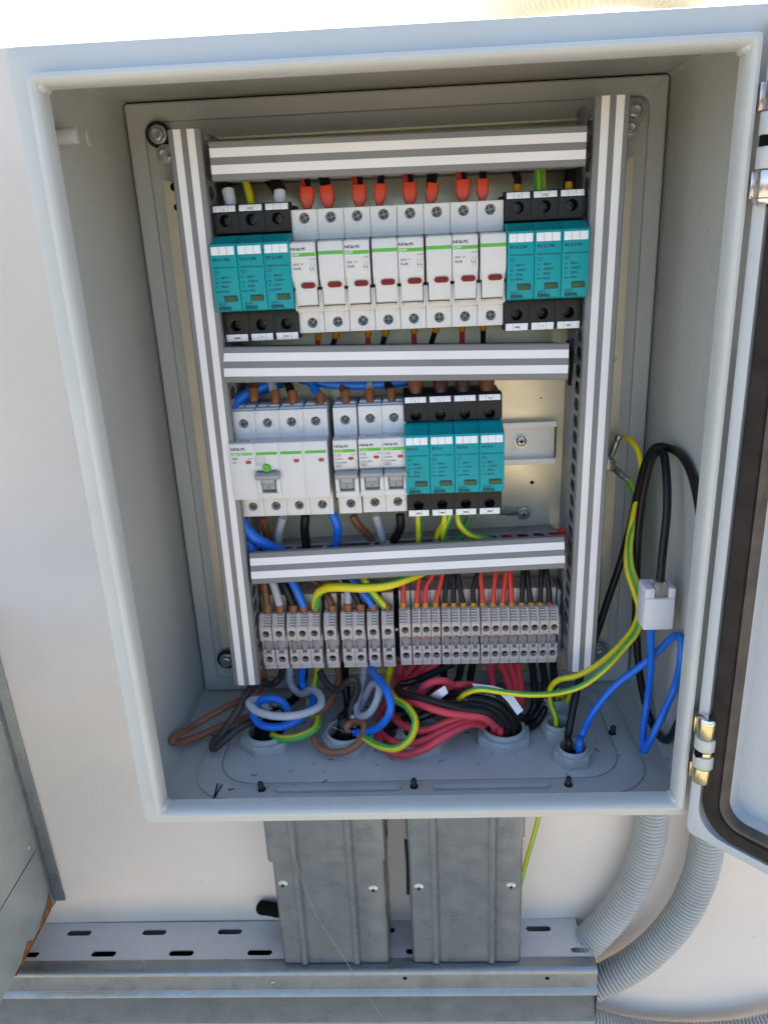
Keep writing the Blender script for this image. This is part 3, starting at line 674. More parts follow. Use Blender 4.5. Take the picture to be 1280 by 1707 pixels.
# ---- surge arresters
def make_spd(n, label, ztop, zbot, zs, zb, tz1, tz0, title, specs, uppers, lowers, code, ybase=-46.5):
    t = thing('surge_arrester', label, 'surge arrester', (0, 0, 0), 'teal and black surge arresters'); W = 18*n
    m = MB(); m.box(-W/2+.1, W/2-.1, -34, -2, zbot+3, ztop-2)
    for k in range(n):
        xc = -W/2+9+18*k
        m.cell(xc-8.95, xc+8.95, tz1+6.5, ztop-5, ybase, -34, circ(3.9), xc, zs)
        m.prism([(-34, ztop-4.9), (ybase, ztop-4.9), (ybase+1.2, ztop-.4), (ybase+4, ztop), (-34, ztop)], xc-8.95, xc+8.95)
        m.cell(xc-8.95, xc+8.95, zbot+2, tz0-1.5, ybase, -34, circ(3.9), xc, zb)
        m.prism([(-34, zbot+2), (ybase, zbot+2), (ybase+.6, zbot), (-34, zbot)], xc-8.95, xc+8.95)
    m.build('arrester_base', M_black, t, bevel=.35)
    for k in range(n):
        xc = -W/2+9+18*k
        m = MB(); m.prism([(-34, tz1+5.5), (-50, tz1+4.8), (-51, tz1+4.2), (-61, tz1+.4), (-63.2, tz1+.1), (-63.6, tz1-.8), (-63.6, tz0+12), (-62.6, tz0+1), (-60, tz0), (-34, tz0)], xc-8.85, xc+8.85)
        pl = m.build('arrester_plug', M_teal, t, bevel=.4)
        y = -63.7
        for j in range(3):
            m = MB(); m.box(xc-7.9+5.25*j, xc-7.9+5.25*j+5.05, y-.35, y+.4, tz1-7.0, tz1-1.6); o = m.build('marker_tag', M_label, t, bevel=.15); o.parent = pl
        m = MB()
        m.prism([(xc-2.2, tz0+11), (xc+6.6, tz0+11), (xc+6.9, tz0+7), (xc-2.0, tz0+7)], y-.14, y+.1, 'Y'); o = m.build('window_recess_shade', M_tealink, t, smooth=False); o.parent = pl  # flat dark patch on the plug, recess shade put into the colour
        m = MB(); m.box(xc-1.8, xc+5.9, y-.35, y-.1, tz0+7.6, tz0+10.2); o = m.build('green_window', M_okwin, t, bevel=.1); o.parent = pl
        m = MB()
        z = tz1-11
        m.text(title, xc-7.4, y-.1, z, 2.1, sx=.9, bold=.03)
        m.text('PREP\u00c4\u0164OV\u00c1 OCHRANA', xc-7.4, y-.1, z-4.6, 1.0, sx=1.04, bold=.02)
        m.text('T2', xc-6.6, y-.1, z-7.6, 1.1)
        for a in (z-8.1, z-6.2): m.box(xc-7.2, xc-4.0, y-.1, y-.05, a, a+.15)
        for a in (xc-7.2, xc-4.15): m.box(a, a+.15, y-.1, y-.05, z-8.1, z-6.1)
        for j, (a, b) in enumerate(specs):
            m.text(a, xc-7.2, y-.1, z-11.2-3.0*j, 1.3, bold=.01); m.text(b, xc-3.2, y-.1, z-11.2-3.0*j, 1.5, sx=.92, bold=.02)
        m.text(code, xc-6.4, y+.1, tz0+4.7, 1.4)
        m.text('KIWA', xc-6.6, y+.4, tz0+1.5, 2.5, bold=.045, sx=.95)
        o = m.build('printed_text', M_tealink, t, smooth=False); o.parent = pl
        m = MB()
        for j in range(3):
            m.prism([(ybase-.5, ztop-4.7), (ybase+.7, ztop-.7), (ybase+1.3, ztop-.7), (ybase+.4, ztop-4.7)], xc-7.7+5.2*j, xc-7.7+5.2*j+5.05)
        m.build('upper_marker', M_label, t, bevel=.15)
        m = MB(); m.text(uppers[k], xc, ybase-.42, ztop-4.2, 2.0, 'CENTER', sx=1.2, rotx=.28); m.text(lowers[k], xc, ybase-.65, zbot+1.4, 1.4, 'CENTER', bold=.03, rotx=.1); m.build('marker_text', M_ink, t, smooth=False)
        m = MB()
        for j in range(3):
            m.prism([(ybase-.7, zbot+4.6), (ybase-.2, zbot-.3), (ybase+.9, zbot-.3), (ybase+.4, zbot+4.6)], xc-7.7+5.2*j, xc-7.7+5.2*j+5.05)
        m.build('lower_marker', M_label, t, bevel=.12)
    add_screws(t, [(-W/2+9+18*k, zs) for k in range(n)] + [(-W/2+9+18*k, zb) for k in range(n)], y=-33.9, r=2.7, mt=M_dark_screw)
    return t
dcs = [('Uc', '500 V='), ('Up', '<2.85 kV'), ('In', '20 kA'), ('Imax', '40 kA')]
spd = make_spd(3, 'three-pole teal surge arrester at the left end of the top row', 46.5, -44.5, 36.2, -34, 21.4, -23, 'PO II 3 PH', dcs, ['+', 'PE', '-'], ['1000', 'V', 'DC'], '82.073')
spd.location = Vector((-98.4, 164.5, 127.5))*MM
dup(spd, (100.0, 164.5, 127.0), 'three-pole teal surge arrester at the right end of the top row')
acs = [('Uc', '280 V~'), ('Up', '<1.45 kV'), ('In', '20 kA'), ('Imax', '40 kA')]
spa = make_spd(4, 'four-pole teal surge arrester in the middle row with L and N markers', 48, -44.5, 33.3, -36.3, 23, -22.4, 'PO II 4', acs, ['L', 'L', 'L', 'N'], ['PEN']*4, '82.004')
spa.location = Vector((36.2, 164.5, -10))*MM

# ---- terminal blocks
def make_terminal(wd, label, cat_side, mark):
    t = thing('terminal_block', label, 'terminal block', (0, 0, 0), 'grey screw terminal blocks in the bottom row'); LOC[t.name] = (0, 0, 0)
    h = wd/2-.12
    m = MB()
    # profile (y from rail face, z from the row centre at -168)
    P = [(0, -22), (0, 36), (-14, 38), (-24.5, 37.5), (-25, 24), (-26.5, 22), (-30.6, 25.6), (-38.6, 18.5), (-38.6, 5.5), (-29, 4), (-28.5, -3), (-34.6, -8), (-34.6, -20.5), (-36.5, -25.5), (-26, -26.5), (-24, -22)]
    m.prism(P, -h, h)
    m.cell(-h, h, 5.4, 16.6, -43.4, -38.5, circ(min(2.9, wd*.36)), 0, 11)
    m.cell(-h, h, -20.2, -9.4, -39.4, -34.5, circ(min(2.9, wd*.36)), 0, -15)
    m.box(-h, -h+wd*.28, -43.0, -39.9, 4.2, 5.6); m.box(h-wd*.28, h, -43.0, -39.9, 4.2, 5.6)
    m.box(-h, -h+wd*.28, -38.9, -34, -9.6, -6.2); m.box(h-wd*.28, h, -38.9, -34, -9.6, -6.2)
    m.prism([(-38.7, 16.5), (-43.3, 16.5), (-35.5, 25.5), (-30.6, 25.7)], -h, h)
    m.box(-h, -h+.7, -37.6, -28, -9, 4.6)
    m.build('terminal_body', M_term, t, bevel=.18, seg=1)
    m = MB()
    for k in range(5):
        q = .06+.9*k/4.6; y = -43.4+7.8*q; z = 16.6+9.0*q
        a, b = (-h+.2, h*.35) if cat_side < 0 else (-h*.1, h-.15)
        m.prism([(y, z), (y-1.5, z+.2), (y-1.2, z+1.0), (y+.3, z+.85)], a, b)
    m.prism([(-43.45, 16.5), (-44.2, 17.1), (-36.4, 26.1), (-35.6, 25.6)], (h*.36 if cat_side < 0 else -h), (h if cat_side < 0 else -h*.12))
    m.build('marker_strip', M_term, t, bevel=.08, seg=1)
    for z, y in ((11, -38.4), (-15, -34.4)):
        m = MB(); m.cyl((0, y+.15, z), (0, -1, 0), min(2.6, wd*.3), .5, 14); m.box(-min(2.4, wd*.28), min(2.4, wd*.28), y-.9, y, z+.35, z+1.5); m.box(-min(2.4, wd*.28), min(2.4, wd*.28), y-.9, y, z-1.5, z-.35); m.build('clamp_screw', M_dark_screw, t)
    if mark:
        m = MB(); m.lathe((h-.8, -40, 3.4), (0, -1, 0), [(1.15, 0), (1.15, 2.4), (.7, 2.8), (0, 2.9)], 12); m.build('coloured_dot', M_redflag if mark == 'r' else M_ink, t)
    return t
left = [(-124.7, -114.5, 'brown'), (-113.9, -103.7, 'grey'), (-102, -94.2, 'black'), (-94.2, -84.4, 'blue'), (-84.4, -74.6, 'green and yellow'), (-71.4, -61.2, 'thin brown'), (-57.6, -47.8, 'second grey'), (-47.8, -38, 'second black'), (-36, -26.4, 'second blue'), (-24.2, -14, 'second green and yellow')]
TX = []
proto = {}
def terminal(xa, xb, z, label, side, mark, dy=0):
    wd = round(xb-xa, 1); key = (wd, side, mark)
    if key not in proto: proto[key] = make_terminal(wd, label, side, mark); proto[key].location = Vector(((xa+xb)/2, 164.5+dy, z))*MM
    else: dup(proto[key], ((xa+xb)/2, 164.5+dy, z), label)
for k, (a, b, c) in enumerate(left):
    terminal(a, b, -166.2-.25*k*.3, 'wide grey terminal block, %s wire, %s of the left group' % (c, ['leftmost', 'second', 'third', 'fourth', 'fifth', 'sixth', 'seventh', 'eighth', 'ninth', 'rightmost'][k]), 1, None)
x = -9.8; edges = []
for k in range(16):
    wd = 9.8 if k == 0 else 7.9
    gap = .8 if k in (1, 4) else (.9 if k == 8 else .15)
    if k: x += gap
    edges.append((x, x+wd)); x += wd
ordn = ['first', 'second', 'third', 'fourth', 'fifth', 'sixth', 'seventh', 'eighth', 'ninth', 'tenth', 'eleventh', 'twelfth', 'thirteenth', 'fourteenth', 'fifteenth', 'last']
sc = (119.6+9.8)/(x+9.8)
for k, (a, b) in enumerate(edges):
    a = -9.8+(a+9.8)*sc; b = -9.8+(b+9.8)*sc
    c = 'red' if k < 4 or 8 <= k < 12 else 'black'
    terminal(a, b, -165.6-.06*k, 'narrow grey terminal block with a %s wire, %s from the left in the right group' % (c, ordn[k]), -1, ('r' if c == 'red' else ('k' if k < 8 else None)))
# end stops between the groups
for x, nm in ((-12.3, 'dark grey end bracket between the two groups of terminal blocks'), (122.2, 'grey end bracket right of the last terminal block')):
    t = thing('end_bracket', nm, 'end bracket', (x, 164.5, -168)); m = MB()
    m.prism([(164.5, -190), (164.5, -132), (140, -131), (140, -150), (133, -152), (133, -186), (140, -190)], x-1.3, x+1.5); m.build('bracket_body', M_ductside if x > 0 else M_hole, t, bevel=.2)
    m = MB(); m.cyl((x, 133.3, -160), (0, -1, 0), 1.2, .8, 12); m.build('bracket_screw', M_zinc, t)

exec_wires = True
# ================================================================== WIRES
def print_along(par, C, r, body, s0, size, mt):
    vs, fs, w = text_data(body, .03); k = size/0.73; d = [0]
    for i in range(1, len(C)): d.append(d[-1]+(C[i]-C[i-1]).length)
    if s0+w*k > d[-1]: return
    out = []; flip = (C[-1]-C[0]).x < 0
    for u, v in vs:
        q = s0+(w*k-u*k if flip else u*k); i = 0
        while i < len(d)-2 and d[i+1] < q: i += 1
        T = (C[i+1]-C[i]).normalized(); P = C[i]+T*(q-d[i]); n = (CAM-P); n = (n-T*n.dot(T)).normalized(); b = n.cross(T) * (-1 if flip else 1)
        a = (v*k-size/2)/r; out.append(P+n*(cos(a)*(r+.05))+b*(sin(a)*(r+.05)))
    m = MB(); m.add(out, fs); m.build('printed_text', mt, par, smooth=False)
def ferrule(par, p0, p1, r0, r1, colr):
    m = MB(); d = (p1-p0)
    pts = [p0, p0+d*.06, p0+d*.6, p0+d*.85, p1]; m.tube(pts, [r0*.9, r0, (r0+r1)/2, r1, r1*.8], 16); o = m.build('ferrule', FC[colr], par); return o
GL = {'g1': (-124, 106), 'g2': (-57, 104), 'g4': (73.4, 103.5), 's1': (118.6, 108), 's2': (124.5, 75), 's3': (122, 146)}
def gin(g, dx, dy): return [Vector((GL[g][0]+dx, GL[g][1]+dy, -230)), Vector((GL[g][0]+dx*.9, GL[g][1]+dy*.9, -246))]
def wire(kind, color, r, pts, label, group=None, fer=None, twist=0.0, phase=0, name=None, seg=8, floor=-243.0, w=6):
    global WALLX
    WALLX = 197.5-r
    P = [at(p[0], p[1], p[2], floor+r-3) if not isinstance(p, Vector) else p for p in pts]
    C = catmull(P, seg)
    nm = name or {'gy': 'green_yellow_wire', 'copperbrown': 'brown_wire', 'darkbrown': 'dark_brown_wire', 'rubberred': 'red_wire', 'rubberblack': 'black_wire'}.get(color, color+'_wire')
    t = thing(nm, label, kind, tuple(C[-1] if fer else C[0]), group)
    m = MB()
    if color == 'gy': m.tube(C, r, 16, stripe=(phase, w, twist)); m.build('insulation', [WC['green'], WC['yellow']], t)
    else: m.tube(C, r, 14); m.build('insulation', WC[color], t)
    if color == 'rubberblack': print_along(t, C, r, 'H1Z2Z2-K 1x6 mm', 30+random.random()*25, 1.9, M_printgrey)
    if color == 'rubberred': print_along(t, C, r, 'H1Z2Z2-K 1x6 mm', 45+random.random()*30, 1.6, M_printdark)
    if fer:
        a, b, r0, r1, fc = fer
        ferrule(t, at(a[0], a[1], a[2], None), at(b[0], b[1], b[2], None), r0, r1, fc)
    return t
A = 'wires along the top of the first row'
# --- into the left arrester
wire('wire', 'black', 4.6, [(372, 285, 150), (374, 300, 142), (381, 322, 135)], 'thick black wire in the plus clamp of the left arrester', A, ((380, 316, 135), (386, 344, 131), 4.4, 4.0, 'whitef'))
wire('wire', 'gy', 3.0, [(400, 278, 150), (408, 300, 143), (415, 322, 137), (420, 345, 133)], 'green and yellow wire in the PE clamp of the left arrester', A, phase=11, w=6)
wire('wire', 'black', 5.0, [(440, 278, 158), (450, 296, 148), (463, 312, 138), (467, 324, 134)], 'thick black wire in the minus clamp of the left arrester', A, ((466, 318, 134), (468, 342, 131), 4.4, 4.2, 'whitef'))
# --- fuse tops: twin orange ferrules
ft = [(512, 313, 348, 1, 2, 'red'), (546, 311, 346, 4, 6, 'black'), (599, 310, 344, 1, -1, 'red'), (633, 308, 342, -2, -4, None), (683, 306, 341, 1, 0, 'red'), (719, 307, 340, -4, -6, 'black'), (771, 301, 336, 0, 1, 'red'), (804, 300, 335, 0, 0, None)]
fname = ['first', 'second', 'third', 'fourth', 'fifth', 'sixth', 'seventh', 'eighth']
for k, (x, y0, y1, dx, d2, c2) in enumerate(ft):
    t = wire('wire', 'black', 2.5, [(x-dx*1.5-(6 if k % 2 else 2), y0-38, 152), (x-dx*1.2, y0-20, 140), (x+1+dx*.2, y0+4, 134)], 'black wire under the orange sleeve on the %s fuse clamp from the left' % fname[k], A)
    a_, b_ = at(x-dx*.7, y0-1, 134, None), at(x+dx*.7, y1+2, 131, None); d_ = (b_-a_); L_ = d_.length; d_.normalize(); n_ = Vector((0, -1, 0)); s_ = d_.cross(n_).normalized(); n_ = s_.cross(d_).normalized()
    wd_ = 4.7 if k % 2 == 0 or k == 1 else 4.0
    m = MB(); vv = []
    for q, hw, hd in ((0, wd_, 2.6), (.06, wd_+.15, 2.8), (.62, wd_, 2.7), (.96, wd_*.52, 2.0), (1.0, wd_*.45, 1.7)):
        c_ = a_+d_*(L_*q); vv += [c_+s_*u*hw+n_*w_*hd for u, w_ in ((-1, -.6), (-1, .6), (-.75, 1), (.75, 1), (1, .6), (1, -.6), (.75, -1), (-.75, -1))]
    m.add(vv, [(8*j+i, 8*j+(i+1) % 8, 8*j+8+(i+1) % 8, 8*j+8+i) for j in range(4) for i in range(8)] + [tuple(range(8)), tuple(range(32, 40))]); m.build('ferrule', FC['orange'], t, bevel=.35)
    if c2: wire('wire', c2, 2.2, [(x-9-dx, y0-34, 154), (x-7-dx, y0-18, 140), (x-4, y0+6, 133)], '%s wire pushed into the %s orange sleeve of the fuse row' % (c2 if c2 == 'red' else 'second black', fname[k]), A)
# --- into the right arrester
wire('wire', 'black', 2.6, [(846, 268, 154), (857, 285, 146), (863, 300, 139), (861, 318, 134)], 'black wire in the plus clamp of the right arrester', A, ((862, 309, 134), (861, 330, 131), 2.9, 2.4, 'amber'))
wire('wire', 'gy', 2.5, [(892, 262, 152), (894, 280, 143), (895, 320, 133)], 'left one of two green and yellow wires in the right arrester', A, phase=12, w=4)
wire('wire', 'gy', 2.5, [(900, 262, 150), (902, 280, 142), (904, 320, 133)], 'right one of two green and yellow wires in the right arrester', A, phase=9, w=6)
wire('wire', 'black', 4.0, [(950, 268, 152), (950, 288, 143), (948, 312, 134)], 'black wire in the minus clamp of the right arrester', A, ((948, 305, 134), (947, 325, 131), 3.0, 2.4, 'amber'))
# --- below the fuse row
A = 'wires leaving the fuse holders downwards'
for k, (x, c, x2) in enumerate(((531, 'red', 529), (561, 'black', 553), (614, 'red', 613), (643, 'black', 637), (690, 'red', 690), (727, 'black', 719), (770, 'red', 770), (805, 'black', 805))):
    y = 556-.05*(x-500)-(2 if k > 3 else 0)
    wire('wire', c, 2.0, [(x2, y+48, 150), (x2, y+30, 144), ((x+x2)/2, y+16, 139), (x, y+4, 134)], '%s wire leaving the %s fuse clamp from the left at its bottom' % (c, fname[k]), A, ((x-.3, y+9, 136), (x, y-6, 131), 2.7, 2.4, 'amber'))
# --- top of the middle row
A = 'wires along the top of the middle row'
wire('cable', 'blue', 4.0, [(378, 720, 128), (384, 692, 128), (396, 668, 134), (420, 652, 140), (450, 640, 146), (480, 628, 154)], 'outer blue wire bending behind the left end of the middle duct', A)
wire('cable', 'blue', 4.0, [(386, 716, 136), (394, 690, 138), (412, 664, 144), (440, 648, 150), (470, 638, 155)], 'inner blue wire bending behind the left end of the middle duct', A)
wire('cable', 'blue', 3.6, [(500, 632, 150), (560, 641, 142), (620, 641, 142), (690, 633, 146), (720, 622, 150)], 'blue wire running level under the middle duct above the breakers', A)
for x, y, dx, c, n in ((423, 648, 2, 'brown', 'first'), (459, 652, -6, 'grey', 'second'), (488, 652, -8, 'black', 'third'), (534, 656, -12, 'blue', 'fourth')):
    wire('wire', c, 3.3, [(x+dx*2, y-34, 152), (x+dx*1.2, y-16, 143), (x, y+6, 135)], '%s wire in the %s upper clamp of the four-pole device' % (c, n), A, ((x, y, 136), (x+1, y+22, 131), 3.7, 3.3, 'brownf'))
for x, y, dx, c, n in ((576, 652, -8, 'brown', 'left'), (616, 650, 0, 'grey', 'middle'), (652, 649, -8, 'black', 'right')):
    wire('wire', c, 3.1, [(x+dx*1.6, y-32, 152), (x+dx, y-14, 143), (x, y+6, 135)], '%s wire in the upper clamp of the %s single breaker' % (c, n), A, ((x, y, 136), (x+1, y+22, 131), 3.8, 3.3, 'brownf'))
for k, (x, c, f) in enumerate(((692, 'brown', 'brownf'), (734, 'darkbrown', 'plum'), (771, 'darkbrown', 'plum'), (811, 'brown', 'brownf'))):
    wire('wire', c, 4.2, [(x, 612, 152), (x, 626, 142), (x, 640, 136)], 'brown wire in the thick sleeve on the %s clamp of the four-pole teal arrester' % fname[k], A, ((x, 632, 138), (x+1, 659, 131), 5.9, 4.2, f))
# --- bottom of the middle row
A = 'wires between the middle row and the lowest duct'
B = [('brown', 3.3, [(437, 862, 133), (444, 885, 140), (449, 912, 150)], 'brown wire below the first clamp of the four-pole device'),
     ('grey', 3.3, [(472, 862, 133), (466, 885, 138), (463, 912, 148)], 'grey wire below the second clamp of the four-pole device'),
     ('black', 3.6, [(509, 860, 133), (508, 885, 135), (512, 918, 142)], 'black wire below the third clamp of the four-pole device'),
     ('blue', 3.4, [(540, 840, 138), (556, 860, 132), (563, 885, 133), (556, 920, 140)], 'blue wire below the fourth clamp of the four-pole device'),
     ('brown', 3.2, [(588, 860, 133), (597, 875, 134), (614, 892, 138), (626, 912, 146)], 'brown wire below the left single breaker'),
     ('grey', 3.2, [(626, 858, 133), (632, 878, 136), (641, 912, 144)], 'grey wire below the middle single breaker'),
     ('black', 3.6, [(667, 858, 133), (667, 880, 134), (656, 900, 138), (640, 920, 146)], 'black wire below the right single breaker'),
     ('blue', 4.4, [(396, 850, 126), (402, 868, 124), (420, 892, 124), (445, 908, 128), (480, 925, 136)], 'upper blue cable curling in beside the lowest duct'),
     ('blue', 4.4, [(400, 872, 134), (408, 892, 130), (418, 912, 128), (436, 940, 132)], 'lower blue cable dropping in beside the lowest duct')]
for c, r, p, l in B: wire('wire', c, r, p, l, A)
G = [([(697, 855, 133), (698, 880, 133), (698, 925, 136)], 'straight green and yellow wire below the first arrester pole', 15, 9),
     ([(742, 850, 134), (737, 872, 138), (726, 905, 146)], 'green and yellow wire slanting left below the second arrester pole', 6, 5),
     ([(752, 855, 132), (742, 880, 130), (740, 897, 132), (752, 905, 134), (768, 895, 140), (782, 862, 146)], 'green and yellow wire hanging in a narrow U below the arrester', 0, 7),
     ([(763, 856, 131), (766, 873, 128), (782, 890, 127), (812, 899, 130), (840, 904, 140)], 'green and yellow wire curving right below the third arrester pole', 15, 9),
     ([(742, 856, 130), (740, 872, 130), (730, 890, 134), (727, 920, 140)], 'second green and yellow wire beside the straight one under the arrester', 15, 6)]
for p, l, ph, ww in G: wire('wire', 'gy', 2.6, p, l, A, phase=ph, w=ww)
for k, (p, l) in enumerate((([(790, 903, 150), (830, 896, 152), (880, 894, 150), (943, 884, 146)], 'upper red wire lying inside the right end of the lowest duct'), ([(796, 912, 148), (850, 905, 148), (905, 896, 142), (946, 892, 140)], 'lower red wire lying inside the right end of the lowest duct'))):
    wire('wire', 'red', 2.4, p, l, A)
wire('wire', 'black', 2.6, [(800, 897, 140), (826, 903, 146), (846, 906, 152)], 'black wire lying inside the right part of the lowest duct', A)
wire('wire', 'black', 4.5, [(953, 566, 150), (959, 600, 146), (954, 640, 150)], 'black strand darkening the gap between the middle duct end and the right duct', 'dark fillers beside the ducts')  # black tube added to paint the dark gap at the duct end
# --- into the left terminal group
A = 'wires from the lowest duct into the left terminal group'
T = [('brown', [(434, 950, 142), (440, 975, 136), (446, 1012, 134)], 446, 'brown', 'first'), ('grey', [(440, 945, 146), (455, 972, 136), (467, 1010, 134)], 467, 'grey', 'second'),
     ('black', [(462, 950, 146), (474, 975, 137), (489, 1010, 134)], 489, 'black', 'third'), ('blue', [(470, 945, 146), (490, 975, 134), (506, 1010, 133)], 506, 'blue', 'fourth')]
T2 = [('brown', [(508, 960, 150), (532, 975, 146), (545, 992, 138), (554, 1012, 134)], 554, 'brown', 'sixth'), ('grey', [(545, 945, 152), (570, 965, 148), (579, 985, 138), (580, 1010, 134)], 580, 'grey', 'seventh'),
      ('black', [(555, 945, 150), (580, 972, 140), (592, 992, 135), (601, 1012, 134)], 601, 'black', 'eighth'), ('blue', [(560, 950, 150), (590, 970, 140), (608, 992, 134), (622, 1012, 133)], 622, 'blue', 'ninth')]
for c, p, x, n, o in T+T2:
    yy = 1010 if x < 560 else 1008
    wire('wire', c, 3.4 if x < 520 else 3.0, p, '%s wire entering the %s wide terminal block from above' % (n, o), A, ((x, yy-2, 134.5), (x+.5, yy+17, 132), 3.9, 3.6, 'brownf'))
wire('wire', 'gy', 3.6, [(712, 950, 135), (678, 965, 118), (645, 976, 111), (608, 980, 110), (570, 979, 113), (545, 980, 118), (530, 990, 124), (526, 1012, 133)], 'thick green and yellow wire arching across to the fifth wide terminal', A, ((526, 1009, 133.5), (526.5, 1027, 132), 3.9, 3.6, 'brownf'), phase=10, w=7, twist=2.3)
wire('wire', 'gy', 3.2, [(598, 945, 148), (610, 972, 138), (626, 994, 134), (645, 1015, 134)], 'green and yellow wire dropping into the rightmost wide terminal', A, ((645, 1008, 134.5), (646, 1024, 132), 3.6, 3.4, 'brownf'), phase=13, w=3)
# --- into the right terminal group
A = 'thin wires from the lowest duct into the right terminal group'
xs = [672, 694.5, 709, 726, 740.5, 756, 772, 789, 804, 821, 837, 852.5, 869, 885, 900, 916]
xt = [673, 699, 722, 738, 745, 755, 763, 796, 801, 826, 843, 850, 872, 879, 902, 911]
for k in range(16):
    c = 'red' if k < 4 or 8 <= k < 12 else 'black'
    y = 1006-.15*k*.6
    bend = {2: -6, 6: -1, 7: -4, 13: -1, 15: 1}.get(k, 0)
    wire('wire', c, 2.05, [(xt[k]+2, 930, 150), (xt[k], 955, 142), ((xs[k]+xt[k])/2+bend, 980, 137), (xs[k], y, 134)], '%s wire with an amber sleeve entering the %s narrow terminal block' % (c, ordn[k]), A, ((xs[k], y-1, 134.5), (xs[k]+.3, y+15, 132), 2.55, 2.5, 'orange' if k == 15 else 'amber'))
# --- below the terminals: left group loops
A = 'looped wires between the terminals and the cable glands'
Y0 = 142
L3 = [('copperbrown', 3.0, [(441, 1105, 140), (439, 1135, 146), (432, 1152, 148), (408, 1164, 140), (371, 1182, 125), (322, 1210, 112), (288, 1233, 104), (298, 1238, 100), (330, 1228, 104), (371, 1210, 112), (412, 1196, 118), (440, 1200, 118)], 'reddish brown wire looping far left over the cabinet floor'),
      ('darkbrown', 3.2, [(471, 1105, 140), (468, 1128, 146), (455, 1140, 142), (432, 1138, 128), (414, 1152, 112), (396, 1185, 98), (372, 1220, 90), (356, 1240, 88), (356, 1248, 86), (372, 1236, 88), (392, 1218, 94), (418, 1204, 104), (445, 1202, 114)], 'dark brown wire hanging in a long loop left of the first gland'),
      ('blue', 3.3, [(505, 1108, 142), (504, 1140, 142), (520, 1160, 132), (519, 1178, 118), (498, 1199, 100), (468, 1211, 94), (438, 1209, 96), (423, 1193, 102), (424, 1177, 106), (440, 1166, 106), (462, 1166, 104), (477, 1178, 104), (478, 1196, 108), (465, 1212, 114)], 'blue wire coiled into a ring above the first gland'),
      ('grey', 3.2, [(483, 1108, 143), (485, 1140, 146), (500, 1156, 138), (520, 1150, 124), (534, 1160, 108), (533, 1177, 94), (505, 1190, 84), (465, 1194, 82), (430, 1186, 88), (415, 1172, 98), (430, 1166, 110), (450, 1185, 116)], 'grey wire looping in front of the blue ring over the first gland'),
      ('gy', 3.1, [(532, 1105, 142), (528, 1130, 146), (522, 1150, 142), (516, 1172, 136), (519, 1190, 124), (531, 1199, 108), (524, 1216, 94), (496, 1229, 90), (462, 1229, 94), (450, 1216, 104), (452, 1195, 112)], 'green and yellow wire curling around the front of the first gland'),
      ('black', 3.6, [(506, 1105, 145), (506, 1130, 150), (495, 1160, 150), (470, 1180, 135), *gin('g1', 4, 4)], 'black wire dropping from the fourth wide terminal to the first gland'),
      ('copperbrown', 3.0, [(561, 1105, 142), (565, 1130, 148), (560, 1150, 142), (548, 1172, 128), (530, 1195, 112), (522, 1222, 98), (532, 1246, 84), (560, 1255, 78), (588, 1247, 80), (606, 1226, 88), (606, 1206, 98), (592, 1203, 106), *gin('g2', 2, -4)], 'reddish brown wire curving around the front of the second gland'),
      ('darkbrown', 3.1, [(530, 1112, 146), (545, 1140, 134), (562, 1150, 128), (578, 1138, 124), (590, 1132, 122), (596, 1146, 122), (588, 1172, 120), (580, 1200, 114), *gin('g2', -2, 0)], 'dark wire arching over into the second gland'),
      ('grey', 3.1, [(607, 1105, 142), (604, 1140, 136), (595, 1172, 122), (598, 1192, 108), (614, 1190, 98), (628, 1168, 98), (632, 1146, 106), (622, 1140, 122), (606, 1165, 130), (590, 1200, 122), *gin('g2', 6, 6)], 'pale grey wire hanging in a teardrop loop by the second gland'),
      ('blue', 3.2, [(620, 1102, 140), (622, 1124, 120), (632, 1134, 104), (646, 1154, 90), (651, 1180, 82), (640, 1204, 82), (618, 1219, 88), (598, 1222, 96), (582, 1222, 104)], 'blue wire bowing right around the second gland'),
      ('gy', 3.0, [(652, 1102, 142), (648, 1125, 142), (645, 1142, 130), (658, 1165, 104), (680, 1180, 88), (692, 1203, 76), (684, 1230, 68), (662, 1247, 64), (634, 1244, 70), (612, 1232, 82), (598, 1224, 98)], 'green and yellow wire swinging in front of the red bundle'),
      ('black', 3.4, [(575, 1105, 146), (576, 1140, 148), (580, 1180, 135), *gin('g2', -4, 6)], 'straight black wire falling into the second gland')]
for c, r, p, l in L3: wire('wire', c, r, p, l, A, phase=12 if 'swing' in l else 0, w=7 if c == 'gy' else 6, twist=-.6 if c == 'gy' else 0, seg=10)
